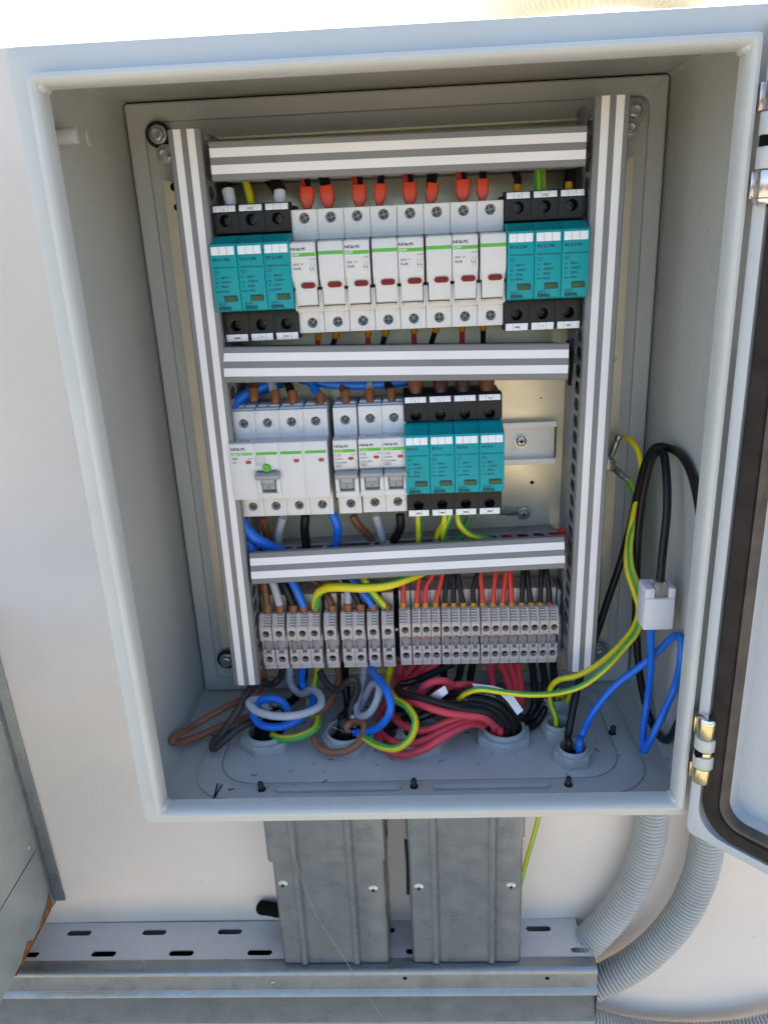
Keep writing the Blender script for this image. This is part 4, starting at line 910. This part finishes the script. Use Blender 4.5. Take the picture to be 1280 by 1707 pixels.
# --- reds and blacks from the right group to gland four
A = 'red and black solar wires bundled into the fourth gland'
R = [('rubberred', [(668, 1105, 146), (660, 1140, 148), (652, 1175, 132), (660, 1200, 112), (690, 1216, 96), (712, 1217, 90), (752, 1201, 90), (790, 1190, 94), (812, 1198, 98), *gin('g4', -9, -3)], 'red wire forming the innermost bottom turn of the bundle'),
     ('rubberred', [(690, 1105, 146), (668, 1140, 148), (640, 1180, 138), (632, 1215, 118), (650, 1234, 98), (682, 1240, 86), (712, 1232, 82), (745, 1216, 84), (786, 1200, 92), (806, 1202, 100), *gin('g4', -11, 2)], 'red wire forming the middle bottom turn of the bundle'),
     ('rubberred', [(710, 1105, 146), (680, 1140, 150), (640, 1190, 140), (630, 1228, 116), (642, 1249, 90), (670, 1258, 76), (706, 1249, 72), (744, 1226, 78), (786, 1206, 90), (806, 1208, 100), *gin('g4', -9, 7)], 'red wire forming the lowest turn of the bundle'),
     ('rubberred', [(730, 1105, 146), (690, 1128, 148), (665, 1142, 136), (670, 1162, 112), (700, 1174, 94), (740, 1187, 82), (778, 1193, 80), (806, 1196, 82), (824, 1208, 88), *gin('g4', -4, -8)], 'red wire lying on top and turning down into the fourth gland'),
     ('rubberred', [(700, 1172, 122), (700, 1156, 116), (713, 1141, 112), (736, 1135, 112), (760, 1145, 118), (780, 1160, 128)], 'red wire arching over the white paper tag'),
     ('rubberred', [(712, 1180, 128), (722, 1160, 124), (746, 1146, 118), (772, 1141, 118), (800, 1145, 124), (824, 1160, 132)], 'red wire crossing behind the white paper tag'),
     ('rubberred', [(816, 1104, 146), (818, 1125, 146), (822, 1150, 144), (830, 1175, 134)], 'first red wire dropping under the right terminal group'),
     ('rubberred', [(832, 1104, 146), (844, 1130, 146), (850, 1160, 142), (846, 1185, 130)], 'second red wire dropping under the right terminal group'),
     ('rubberred', [(848, 1104, 146), (856, 1130, 146), (860, 1165, 142), (850, 1190, 126)], 'third red wire dropping under the right terminal group'),
     ('rubberred', [(863, 1104, 146), (866, 1130, 146), (869, 1165, 142), (862, 1190, 128)], 'fourth red wire dropping under the right terminal group'),
     ('rubberblack', [(755, 1105, 148), (700, 1132, 140), (664, 1144, 122), (672, 1156, 108), (712, 1166, 94), (769, 1182, 84), (812, 1188, 84), (836, 1206, 90), *gin('g4', 1, -9)], 'black wire lying over the reds and entering the fourth gland'),
     ('rubberblack', [(690, 1200, 128), (716, 1184, 118), (750, 1170, 104), (790, 1166, 96), (826, 1174, 94), (850, 1196, 96), *gin('g4', 7, -6)], 'black wire in the middle of the bend above the fourth gland'),
     ('rubberblack', [(720, 1170, 124), (757, 1158, 112), (800, 1155, 102), (840, 1168, 98), (862, 1196, 100), *gin('g4', 10, -1)], 'outermost black wire of the bend above the fourth gland'),
     ('rubberblack', [(640, 1215, 126), (664, 1205, 118), (700, 1196, 110), (748, 1178, 98), (796, 1176, 90), (826, 1186, 90), (848, 1210, 94), *gin('g4', 5, -1)], 'black wire running across under the red strands'),
     ('rubberblack', [(640, 1195, 134), (652, 1226, 116), (690, 1228, 100), (740, 1210, 94), (790, 1196, 96), (815, 1212, 104), *gin('g4', -3, 2)], 'black wire between the two lower red turns'),
     ('rubberblack', [(770, 1105, 148), (762, 1135, 148), (745, 1160, 136), (700, 1185, 126), (668, 1192, 124)], 'black wire falling left from under the seventh narrow terminal'),
     ('rubberblack', [(788, 1105, 148), (784, 1140, 150), (800, 1180, 135), *gin('g4', -2, 8)], 'black wire falling from under the eighth narrow terminal'),
     ('rubberblack', [(886, 1104, 147), (890, 1140, 150), (890, 1175, 146), (870, 1205, 126), *gin('g4', 10, 5)], 'first black wire hanging under the right end of the terminals'),
     ('rubberblack', [(903, 1104, 147), (908, 1140, 150), (902, 1178, 148), (880, 1200, 132), *gin('g4', 6, 8)], 'second black wire hanging under the right end of the terminals'),
     ('rubberblack', [(922, 1104, 147), (922, 1140, 152), (908, 1180, 152), (880, 1212, 134), *gin('g4', 2, 10)], 'third black wire hanging under the right end of the terminals'),
     ('rubberblack', [(740, 1105, 150), (735, 1140, 156), (700, 1170, 150), (655, 1185, 140), (640, 1205, 130)], 'black wire behind the red ones under the narrow terminals')]
for c, p, l in R: wire('wire', c, 3.15, p, l, A, seg=9)
# --- earth wires and the black and blue pair on the right
A = 'loose wires on the right side of the cabinet'
wire('wire', 'gy', 2.25, [(1032, 728, 166), (1050, 733, 150), (1064, 755, 140), (1068, 790, 136), (1062, 825, 136), (1054, 862, 134), (1046, 905, 130), (1044, 945, 124), (1056, 985, 116), (1064, 1015, 110), (1056, 1045, 104), (1030, 1078, 98), (990, 1112, 92), (960, 1127, 90), (930, 1134, 92), (917, 1148, 98), (919, 1175, 106), *gin('s1', -2, -3)], 'green and yellow wire from the upper earth lug down to the small gland', A, phase=9, w=8, twist=0)
wire('wire', 'gy', 2.25, [(1045, 800, 152), (1056, 822, 142), (1061, 845, 138), (1056, 875, 132), (1050, 905, 126), (1052, 945, 118), (1066, 985, 108), (1069, 1020, 102), (1062, 1052, 96), (1040, 1080, 90), (1008, 1115, 82), (970, 1143, 80), (930, 1155, 78), (885, 1158, 76), (840, 1154, 78), (800, 1149, 82), (778, 1155, 90), (764, 1166, 100)], 'green and yellow wire from the lower earth lug sweeping across to the bundle', A, phase=8, w=8, twist=0)
wire('wire', 'gy', 2.2, [(952, 1150, 138), (946, 1168, 138), (940, 1170, 146), *gin('s3', 3, 0)], 'short green and yellow wire reaching into the rear small gland', A, phase=0, w=8)
wire('wire', 'gy', 2.0, [(999, 930, 168), (996, 990, 168), (993, 1060, 168), (990, 1110, 166)], 'green and yellow wire peeping out behind the right duct', A, phase=0, w=9)
wire('cable', 'black', 3.0, [*gin('s2', -4, -3)[::-1], (946, 1230, 80), (953, 1190, 90), (964, 1140, 102), (976, 1100, 118), (992, 1062, 136), (1012, 1002, 146), (1036, 930, 146), (1052, 868, 140), (1064, 815, 134), (1076, 772, 126), (1092, 746, 118), (1118, 748, 108), (1146, 776, 96), (1162, 830, 84), (1174, 930, 70), (1172, 1050, 62), (1152, 1150, 64), (1130, 1205, 74), (1108, 1234, 88), (1086, 1206, 104), (1070, 1150, 116), (1061, 1070, 124), (1060, 980, 128), (1064, 880, 126), (1076, 800, 120), (1090, 758, 112), (1103, 754, 106), (1110, 790, 92), (1111, 850, 82), (1104, 920, 74), (1099, 975, 70)], 'black round cable coiled at the right and ending in the white connector', A, seg=8)
wire('cable', 'blue', 2.7, [*gin('s2', 4, -4)[::-1], (968, 1228, 80), (990, 1185, 82), (1025, 1143, 84), (1065, 1112, 84), (1100, 1082, 82), (1124, 1060, 80), (1134, 1066, 76), (1134, 1100, 70), (1122, 1150, 62), (1100, 1200, 56), (1080, 1240, 56), (1072, 1252, 60), (1071, 1225, 70), (1078, 1170, 82), (1084, 1115, 80), (1084, 1045, 74)], 'blue cable rising in a tall narrow loop beside the cabinet wall', A, seg=9)
# --- connector
cn = thing('inline_connector', 'white plastic connector box joining the black and blue cables', 'connector', tuple(at(1092, 1048, 76)))
c0 = at(1094, 1008, 74); 
m = MB(); x0, x1 = c0.x-11.5, c0.x+10; z0, z1 = c0.z-16, c0.z+17
m.box(x0, x1, c0.y-9, c0.y+9, z0, z1-8); m.box(x0, x0+7, c0.y-9, c0.y+9, z1-8, z1); m.box(x0+17, x1, c0.y-9, c0.y+9, z1-8, z1); m.box(x0+7, x0+17, c0.y+3, c0.y+9, z1-8, z1)
m.build('connector_shell', M_connector, cn, bevel=1.0)
m = MB(); m.box(x0+7.6, x0+16.4, c0.y-7, c0.y+1, z1-9, z1+4); m.build('clear_plug', M_clear, cn, bevel=1.2)
m = MB(); m.box(x0+7.2, x0+16.8, c0.y-4, c0.y+3, z1-8.6, z1-7.8); m.build('socket', M_hole, cn)
m = MB(); m.tube(catmull([Vector((x0+12, c0.y-5, z1-7)), Vector((x0+13, c0.y-6, z1-2)), Vector((x0+14, c0.y-5, z1+3))], 4), .9, 8); m.build('copper_core', M_copper, cn)
m = MB(); zz = c0.z-1.0
m.text('\u2013 /\u2013|\u2013', c0.x-4.5, c0.y-9.1, zz, 2.2); m.build('moulded_mark', M_paper, cn, smooth=False)
# --- ring lugs on the earth bolt
def lug(p_eye, p_end, label, axis=(0, -1, 0), r=4.2):
    t = thing('ring_lug', label, 'cable lug', tuple(p_eye), 'crimped ring lugs'); p0 = Vector(p_eye); p1 = Vector(p_end); d = (p1-p0).normalized()
    m = MB(); m.lathe(p0, axis, [(r*.55, 0), (r*1.25, 0), (r*1.25, 1.1), (r*.55, 1.1), (r*.55, 0)], 20); m.build('lug_eye', M_zinc, t)
    m = MB(); L = (p1-p0).length
    m.tube([p0+d*r*.9, p0+d*(r+2), p0+d*(r+4), p0+d*(L-5), p0+d*(L-4.6), p0+d*(L-3), p0+d*L], [1.5, 1.7, 2.8, 2.9, 2.3, 2.9, 2.8], 14); m.build('lug_barrel', M_zinc, t); return t
eb = at(1013, 773, 160, None)
t = thing('earth_bolt', 'zinc bolt holding two ring lugs right of the right duct', 'bolt', tuple(eb))
m = MB(); m.cyl(eb+Vector((0, 7, 0)), (0, -1, 0), 3.2, 11, 16); m.build('bolt_shank', M_zinc, t); m = MB(); m.cyl(eb+Vector((0, -1, 0)), (0, -1, 0), 5.4, 4, 6); m.cyl(eb+Vector((0, -.4, 0)), (0, -1, 0), 6.2, .8, 20); m.build('hex_head', M_zinc, t, bevel=.3)
lug(eb+Vector((0, .8, 0)), at(1031, 726, 158, None), 'upper ring lug pointing up on the earth bolt'); lug(eb+Vector((0, 2.2, 0)), at(1046, 800, 150, None), 'lower ring lug pointing down right on the earth bolt')
b2 = at(872, 855, 168, None)
lug(b2, at(833, 853, 160, None), 'flat ring lug screwed to the plate under the teal arrester', r=4.6)
t = thing('plate_screw', 'cross-head screw through the ring lug low on the galvanised plate', 'screw', tuple(b2)); m = MB(); m.lathe(b2+Vector((0, -1.2, 0)), (0, -1, 0), [(5.2, 0), (5.2, .7), (3.9, .8), (3.9, 1.6), (3.2, 2.6), (0, 3.0)], 20); m.build('screw_head', M_zinc, t)
m = MB(); b3 = b2+Vector((0, -4.3, 0)); m.box(b3.x-2.2, b3.x+2.2, b3.y, b3.y+.2, b3.z-.4, b3.z+.4); m.box(b3.x-.4, b3.x+.4, b3.y, b3.y+.2, b3.z-2.2, b3.z+2.2); m.build('cross_slot', M_hole, t, smooth=False)

# ================================================================== GLANDS
def gland(x, y, R, label, h=9):
    t = thing('cable_gland', label, 'cable gland', (x, y, -248.3), 'grey cable gland nuts on the gland plate'); z = -248.3
    m = MB(); n = 6; ph = random.random()
    pts = [(x+R*cos(ph+2*pi*i/n), y+R*sin(ph+2*pi*i/n)) for i in range(n)]; q = [(x+R*.68*cos(ph+2*pi*i/n), y+R*.68*sin(ph+2*pi*i/n)) for i in range(n)]
    # hex ring with a bore
    N = 48
    def hexr(a): a = (a-ph) % (pi/3)-pi/6; return R*cos(pi/6)/cos(a)
    vs = []; prof = [('h', 1.0, 0), ('h', 1.0, h*.8), ('c', .86, h), ('c', .70, h), ('c', .70, 0)]
    for kd, s, hh in prof:
        for i in range(N):
            a = 2*pi*i/N; r = min(hexr(a), R*.97)*s if kd == 'h' else R*s; vs.append((x+r*cos(a), y+r*sin(a), z+hh))
    fs = []
    for k in range(len(prof)-1): fs += [(k*N+i, k*N+(i+1) % N, (k+1)*N+(i+1) % N, (k+1)*N+i) for i in range(N)]
    m.add(vs, fs); m.build('lock_nut', M_nut, t)
    m = MB(); m.lathe((x, y, z), (0, 0, 1), [(R*.74, 1), (R*.74, h+2.2), (R*.72, h+3.2), (R*.66, h+3.4), (R*.63, h+2.6), (R*.62, 1)], 28); m.build('gland_collar', M_nut, t)
    m = MB(); m.lathe((x, y, z), (0, 0, 1), [(R*.63, 1.6), (0, 1.5)], 24); m.build('gland_bore', M_hole, t, smooth=False)
gland(-123.8, 105, 24, 'large grey cable gland nut under the blue ring of wire'); gland(-56.8, 103, 24, 'large grey cable gland nut, second from the left')
gland(6, 101, 24, 'grey cable gland nut half hidden under the red wires'); gland(73.4, 103.5, 24, 'large grey cable gland nut that swallows the red and black bundle')
gland(118.6, 108, 14, 'small grey cable gland nut with one green and yellow wire'); gland(124.5, 75, 16, 'grey cable gland nut with the black and blue cables'); gland(122, 146, 14, 'small rear grey cable gland nut near the back panel')
def sheath(x, y, r, z0, z1, label, lean=(0, 0), braid=False):
    t = thing('cable_sheath', label, 'cable', (x, y, z0)); m = MB()
    P = catmull([Vector((x, y, z0)), Vector((x+lean[0]*.4, y+lean[1]*.4, (z0+z1)/2)), Vector((x+lean[0], y+lean[1], z1))], 5); m.tube(P, r, 20); m.build('sheath', M_hole, t)
    if braid:
        m = MB()
        for k in range(26):
            a = random.random()*6.28; p = P[-1]+Vector((cos(a)*r*.9, sin(a)*r*.9, 0)); m.tube(catmull([p, p+Vector((random.uniform(-2, 2), random.uniform(-3, 1), random.uniform(1, 4))), p+Vector((random.uniform(-5, 5), random.uniform(-5, 2), random.uniform(1, 6)))], 3), .28, 5)
        m.build('braid', M_strand, t)
sheath(-124, 106, 11, -247, -222, 'thick black sheathed cable rising through the first gland', (3, 4), True)
sheath(-57, 104, 9.5, -247, -236, 'black sheathed cable ending in silver braid in the second gland', (2, 1), True)
# --- tags, clippings
def paper(P, label):
    t = thing('paper_tag', label, 'paper tag', tuple(P[0])); m = MB(); n = len(P)//2; vs = [tuple(p) for p in P]; vs += [tuple(Vector(p)+Vector((0, .35, -.2))) for p in P]
    N = len(P); fs = [(i, i+1, n+i+1, n+i) for i in range(n-1)] + [(N+n+i, N+n+i+1, N+i+1, N+i) for i in range(n-1)]
    fs += [(i+1, i, N+i, N+i+1) for i in range(n-1)] + [(n+i, n+i+1, N+n+i+1, N+n+i) for i in range(n-1)] + [(0, n, N+n, N), (n-1, N+n-1, N+2*n-1, 2*n-1)]
    m.add(vs, fs); m.build('tag_sheet', M_paper, t)
paper([at(716, 1160, 100), at(730, 1150, 96), at(741, 1143, 96), at(733, 1167, 98), at(738, 1162, 94), at(747, 1155, 96)], 'small white paper tag folded around the red wires')
paper([at(786, 1139, 112), at(820, 1143, 104), at(838, 1148, 96), at(856, 1161, 88), at(872, 1184, 82), at(790, 1146, 110), at(818, 1150, 102), at(832, 1156, 94), at(846, 1170, 86), at(862, 1192, 80)], 'long white paper tag curling down beside the fourth gland')
for k, pts in enumerate((((363, 1306), (357, 1331)), ((370, 1308), (358, 1329)))):
    t = thing('wire_clipping', 'thin black wire clipping on the floor, %s of the crossed pair' % ('left', 'right')[k], 'wire clipping', tuple(at(pts[0][0], pts[0][1], 200, -247.6)), 'crossed black clippings')
    m = MB(); m.tube([at(a, b, 200, -247.4) for a, b in pts], .55, 6); m.build('strand', M_hole, t)
m = MB()
for k in range(70):
    x = random.uniform(-185, 185); y = random.uniform(35, 160); a = random.random()*3.14; l = random.choice((.6, 1.2, 2, 5)); z = -247.9
    m.tube([Vector((x, y, z)), Vector((x+l*cos(a), y+l*sin(a), z+.1))], random.uniform(.16, .38), 5)
o = m.build('floor_debris', M_hole, loc=(0, 100, -248)); o['kind'] = 'stuff'; o['label'] = 'tiny dark clippings and swarf scattered over the cabinet floor'; o['category'] = 'debris'

# ================================================================== BELOW THE CABINET
ZT = -563
tr = thing('cable_tray', 'long horizontal galvanised trunking with oblong slots at the foot of the wall', 'cable tray', (-200, 215, ZT))
m = MB()
X = -620; row = []
def slotrow(y0, y1, x_first, pitch, skip_to):
    x = x_first
    while x < 176:
        a, b = x-pitch/2, min(x+pitch/2, 174)
        if b-a > 30: m.cell(a, b, y0, y1, ZT, ZT-1.6, capsule(10, 3.7) if (x+14 < b) else capsule(max(2, b-x-5), 3.7), x, (y0+y1)/2, 'Z')
        x += pitch
m.box(-620, 174, 187.2, 187.3, ZT-1.5, ZT-.1) if False else None
slotrow(187.2, 213.4, 124-84*9, 84, 0); slotrow(160, 187.1, 163-84.3*10, 84.3, 0)
m.build('slotted_side', M_galv2, tr)
m = MB()
m.sheet([(165, ZT+.6), (155, ZT+.6), (152, ZT+.2), (150, ZT-1.6), (149, ZT-5), (149, ZT-24), (145.6, ZT-27.5), (144.8, ZT-29.5), (146, ZT-31), (149, ZT-31.5), (149, ZT-72), (147.2, ZT-74), (146.5, ZT-78), (149, ZT-79), (150, ZT-140)], -620, 176, 1.2)
m.build('tray_cover', M_galv, tr, bevel=.3)
m = MB(); m.box(-620, 174.5, 152, 212, ZT-140, ZT-20); m.build('tray_slot_shade', M_hole, tr, smooth=False)  # solid near-black block, painted shade showing through the slots
for x, y in ((455, 1638), (675, 1631), (912, 1631)):
    p = at(x, y, 148.9, None); m = MB()
    if x == 455: m.lathe(p, (0, -1, 0), [(3.6, 0), (3.2, 1.2), (1.2, 1.6), (1.1, .9), (0, .9)], 14); m.build('cover_screw', M_zinc, tr)
    else: m.cyl(p+Vector((0, .2, 0)), (0, -1, 0), 2.2, .3, 12); m.build('cover_hole', M_hole, tr, smooth=False)

def trunk(label, xl, xr, ribs, zsplit, screws, wl):
    t = thing('vertical_trunking', label, 'cable trunking', ((xl+xr)/2, 215, ZT), 'vertical galvanised trunkings below the cabinet')
    def prof(x0, x1, y, d=0):
        p = [(x0, 213), (x0, y+2), (x0+1.6, y)]
        for r in ribs: p += [(r-5.5, y), (r-3.2, y-2.2), (r+.2, y-2.8), (r+2.4, y+1.0), (r+5, y)]
        return p + [(x1-1.6, y), (x1, y+2), (x1, 213)]
    m = MB(); m.sheet(prof(xl, xr, 160), ZT+1.5, zsplit, -1.2, 'Z'); m.build('lower_cover', M_galv, t, bevel=.2, seg=1)
    m = MB(); m.sheet(prof(xl-wl, xr+1.5, 158), zsplit-2, -262, -1.2, 'Z'); m.build('upper_cover', M_galv, t, bevel=.2, seg=1)
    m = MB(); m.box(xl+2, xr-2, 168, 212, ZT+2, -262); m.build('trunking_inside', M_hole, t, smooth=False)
    for x, y in screws:
        p = at(x, y, 159.8, None); m = MB(); m.lathe(p, (0, -1, 0), [(5.2, 0), (5.0, .9), (3.8, 2.0), (1.9, 2.5), (1.6, 1.6), (0, 1.6)], 20); m.build('cover_screw', M_zinc, t)
        m = MB(); m.box(p.x-1.9, p.x+1.9, p.y-2.7, p.y-2.4, p.z-.35, p.z+.35); m.box(p.x-.35, p.x+.35, p.y-2.7, p.y-2.4, p.z-1.9, p.z+1.9); m.build('cross_slot', M_hole, t, smooth=False)
trunk('left vertical galvanised trunking between cabinet and tray', -145, -36.5, (-122, -68), -424, ((472, 1473), (622, 1481)), 4)
trunk('right vertical galvanised trunking between cabinet and tray', -10.5, 98.5, (14, 71), -400, ((698, 1478), (851, 1476)), 1)
# black stub filling a dark spot by the left trunking, dark cable between trunkings
p = at(448, 1518, 205, None); t = thing('black_stub', 'black stub poking out left of the left trunking', 'cable', tuple(p)); m = MB()
m.tube(catmull([p+Vector((-9, 4, 1)), p+Vector((-6, 2, 2)), p+Vector((4, 1, 1)), p+Vector((20, 0, -3))], 6), [5.5, 7.2]+[7.6, 7.0, 7.5]*5+[7, 7], 16); m.build('stub_body', M_hole, t)
p = at(640, 1385, 190, None); wire('cable', 'black', 2.2, [(634, 1350, 196), (641, 1375, 194), (642, 1395, 194), (634, 1412, 200)], 'black cable curving down between the two trunkings', floor=-9999)
wire('cable', 'black', 1.6, [(676, 1400, 186), (679, 1440, 184), (680, 1490, 186)], 'black cable showing left of the right trunking', floor=-9999)
wire('wire', 'gy', 2.3, [(902, 1340, 186), (893, 1380, 188), (880, 1425, 192), (868, 1470, 198), (862, 1500, 204)], 'green and yellow wire running down the wall right of the trunkings', phase=0, w=9, floor=-9999)
t = wire('thread', 'grey', .24, [(466, 1362, 150), (484, 1410, 146), (505, 1470, 140), (530, 1530, 136), (575, 1600, 132), (610, 1655, 128), (650, 1715, 124)], 'long thin fibre hanging in front of the left trunking', floor=-9999, name='thin_fibre')
for c in t.children: c.data.materials.clear(); c.data.materials.append(M_fibre)
# --- corrugated conduits
def conduit(pts, R, label, seg=40):
    P = [p if isinstance(p, Vector) else at(p[0], p[1], p[2], None) for p in pts]; C = catmull(P, seg)
    # resample evenly
    d = [0]
    for i in range(1, len(C)): d.append(d[-1]+(C[i]-C[i-1]).length)
    pitch = 4.3; n = int(d[-1]/pitch*5); out = []; rad = []; j = 0
    for i in range(n+1):
        s = d[-1]*i/n
        while j < len(d)-2 and d[j+1] < s: j += 1
        f = (s-d[j])/max(d[j+1]-d[j], 1e-6); out.append(C[j].lerp(C[j+1], f)); k = i % 5; rad.append(R*(1, 1.0, .97, .82, .955)[k])
    t = thing('corrugated_conduit', label, 'conduit', tuple(P[-1]), 'grey corrugated conduits'); m = MB(); m.tube(out, rad, 26); m.build('conduit_tube', M_conduit, t); return t
conduit([(1092, 1290, 190), (1086, 1350, 190), (1078, 1410, 190), (1056, 1470, 190), (1018, 1530, 190), (960, 1584, 190), (900, 1610, 192)], 16.6, 'upper grey corrugated conduit bending left into the tray')
conduit([(1192, 1330, 190), (1180, 1390, 190), (1166, 1460, 190), (1128, 1536, 188), (1070, 1596, 186), (1000, 1636, 184), (930, 1660, 184)], 17.0, 'lower grey corrugated conduit bending left into the tray')
conduit([(950, 1690, 190), (1040, 1718, 190), (1140, 1728, 190), (1240, 1722, 190), (1330, 1700, 190)], 14, 'grey corrugated conduit running right at the bottom edge')
cc = conduit([Vector((96, 340, 326)), Vector((112, 268, 322)), Vector((140, 240, 319)), Vector((178, 232, 318)), Vector((215, 250, 318)), Vector((240, 300, 322)), Vector((250, 380, 330))], 17, 'sunlit corrugated conduit looping over the top of the wall')
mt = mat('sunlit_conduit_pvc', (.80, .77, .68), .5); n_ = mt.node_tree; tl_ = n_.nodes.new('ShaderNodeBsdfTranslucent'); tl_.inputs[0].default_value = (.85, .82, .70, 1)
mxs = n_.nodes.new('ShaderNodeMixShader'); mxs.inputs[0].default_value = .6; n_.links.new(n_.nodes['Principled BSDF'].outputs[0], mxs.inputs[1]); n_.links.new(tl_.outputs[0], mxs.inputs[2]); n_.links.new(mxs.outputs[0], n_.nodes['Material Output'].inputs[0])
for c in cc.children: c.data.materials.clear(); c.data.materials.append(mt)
# --- metal box at lower left
bx = thing('metal_trunking_box', 'galvanised box with rusty lower edge at the left of the photo', 'metal box', (-440, 214, -530))
m = MB(); m.box(-525, -406.5, -120, 212, -530, -160); m.build('box_shell', M_box, bx, bevel=1.2)
m = MB(); m.sheet([(-409, 205), (-406, 205), (-405.2, 207), (-405, 212.6), (-395, 213)], -531, -160, 1.2, 'Z'); m.build('box_flange', M_galv, bx, bevel=.2)
m = MB(); m.prism([(205, -530.6), (180, -530.6), (176, -527), (186, -523), (197, -519), (205, -512)], -406.6, -405.9); m.prism([(160, -530.7), (130, -530.7), (138, -526), (150, -520), (157, -525)], -406.6, -406.2); m.box(-409, -405.6, 120, 200, -531.2, -529.8); m.build('rust_patch', M_rust, bx)
m = MB(); m.prism([(212, -452), (40, -452.8), (40, -453.4), (212, -452.6)], -406.6, -406.2); m.build('box_seam', M_hole, bx, smooth=False)
m = MB(); p = (-406.5, 196, -440); m.lathe(p, (1, 0, 0), [(3, 0), (2.6, 1), (0, 1.4)], 12); m.build('box_rivet', M_zinc, bx)

bx.rotation_euler = (0, -.03, 0)
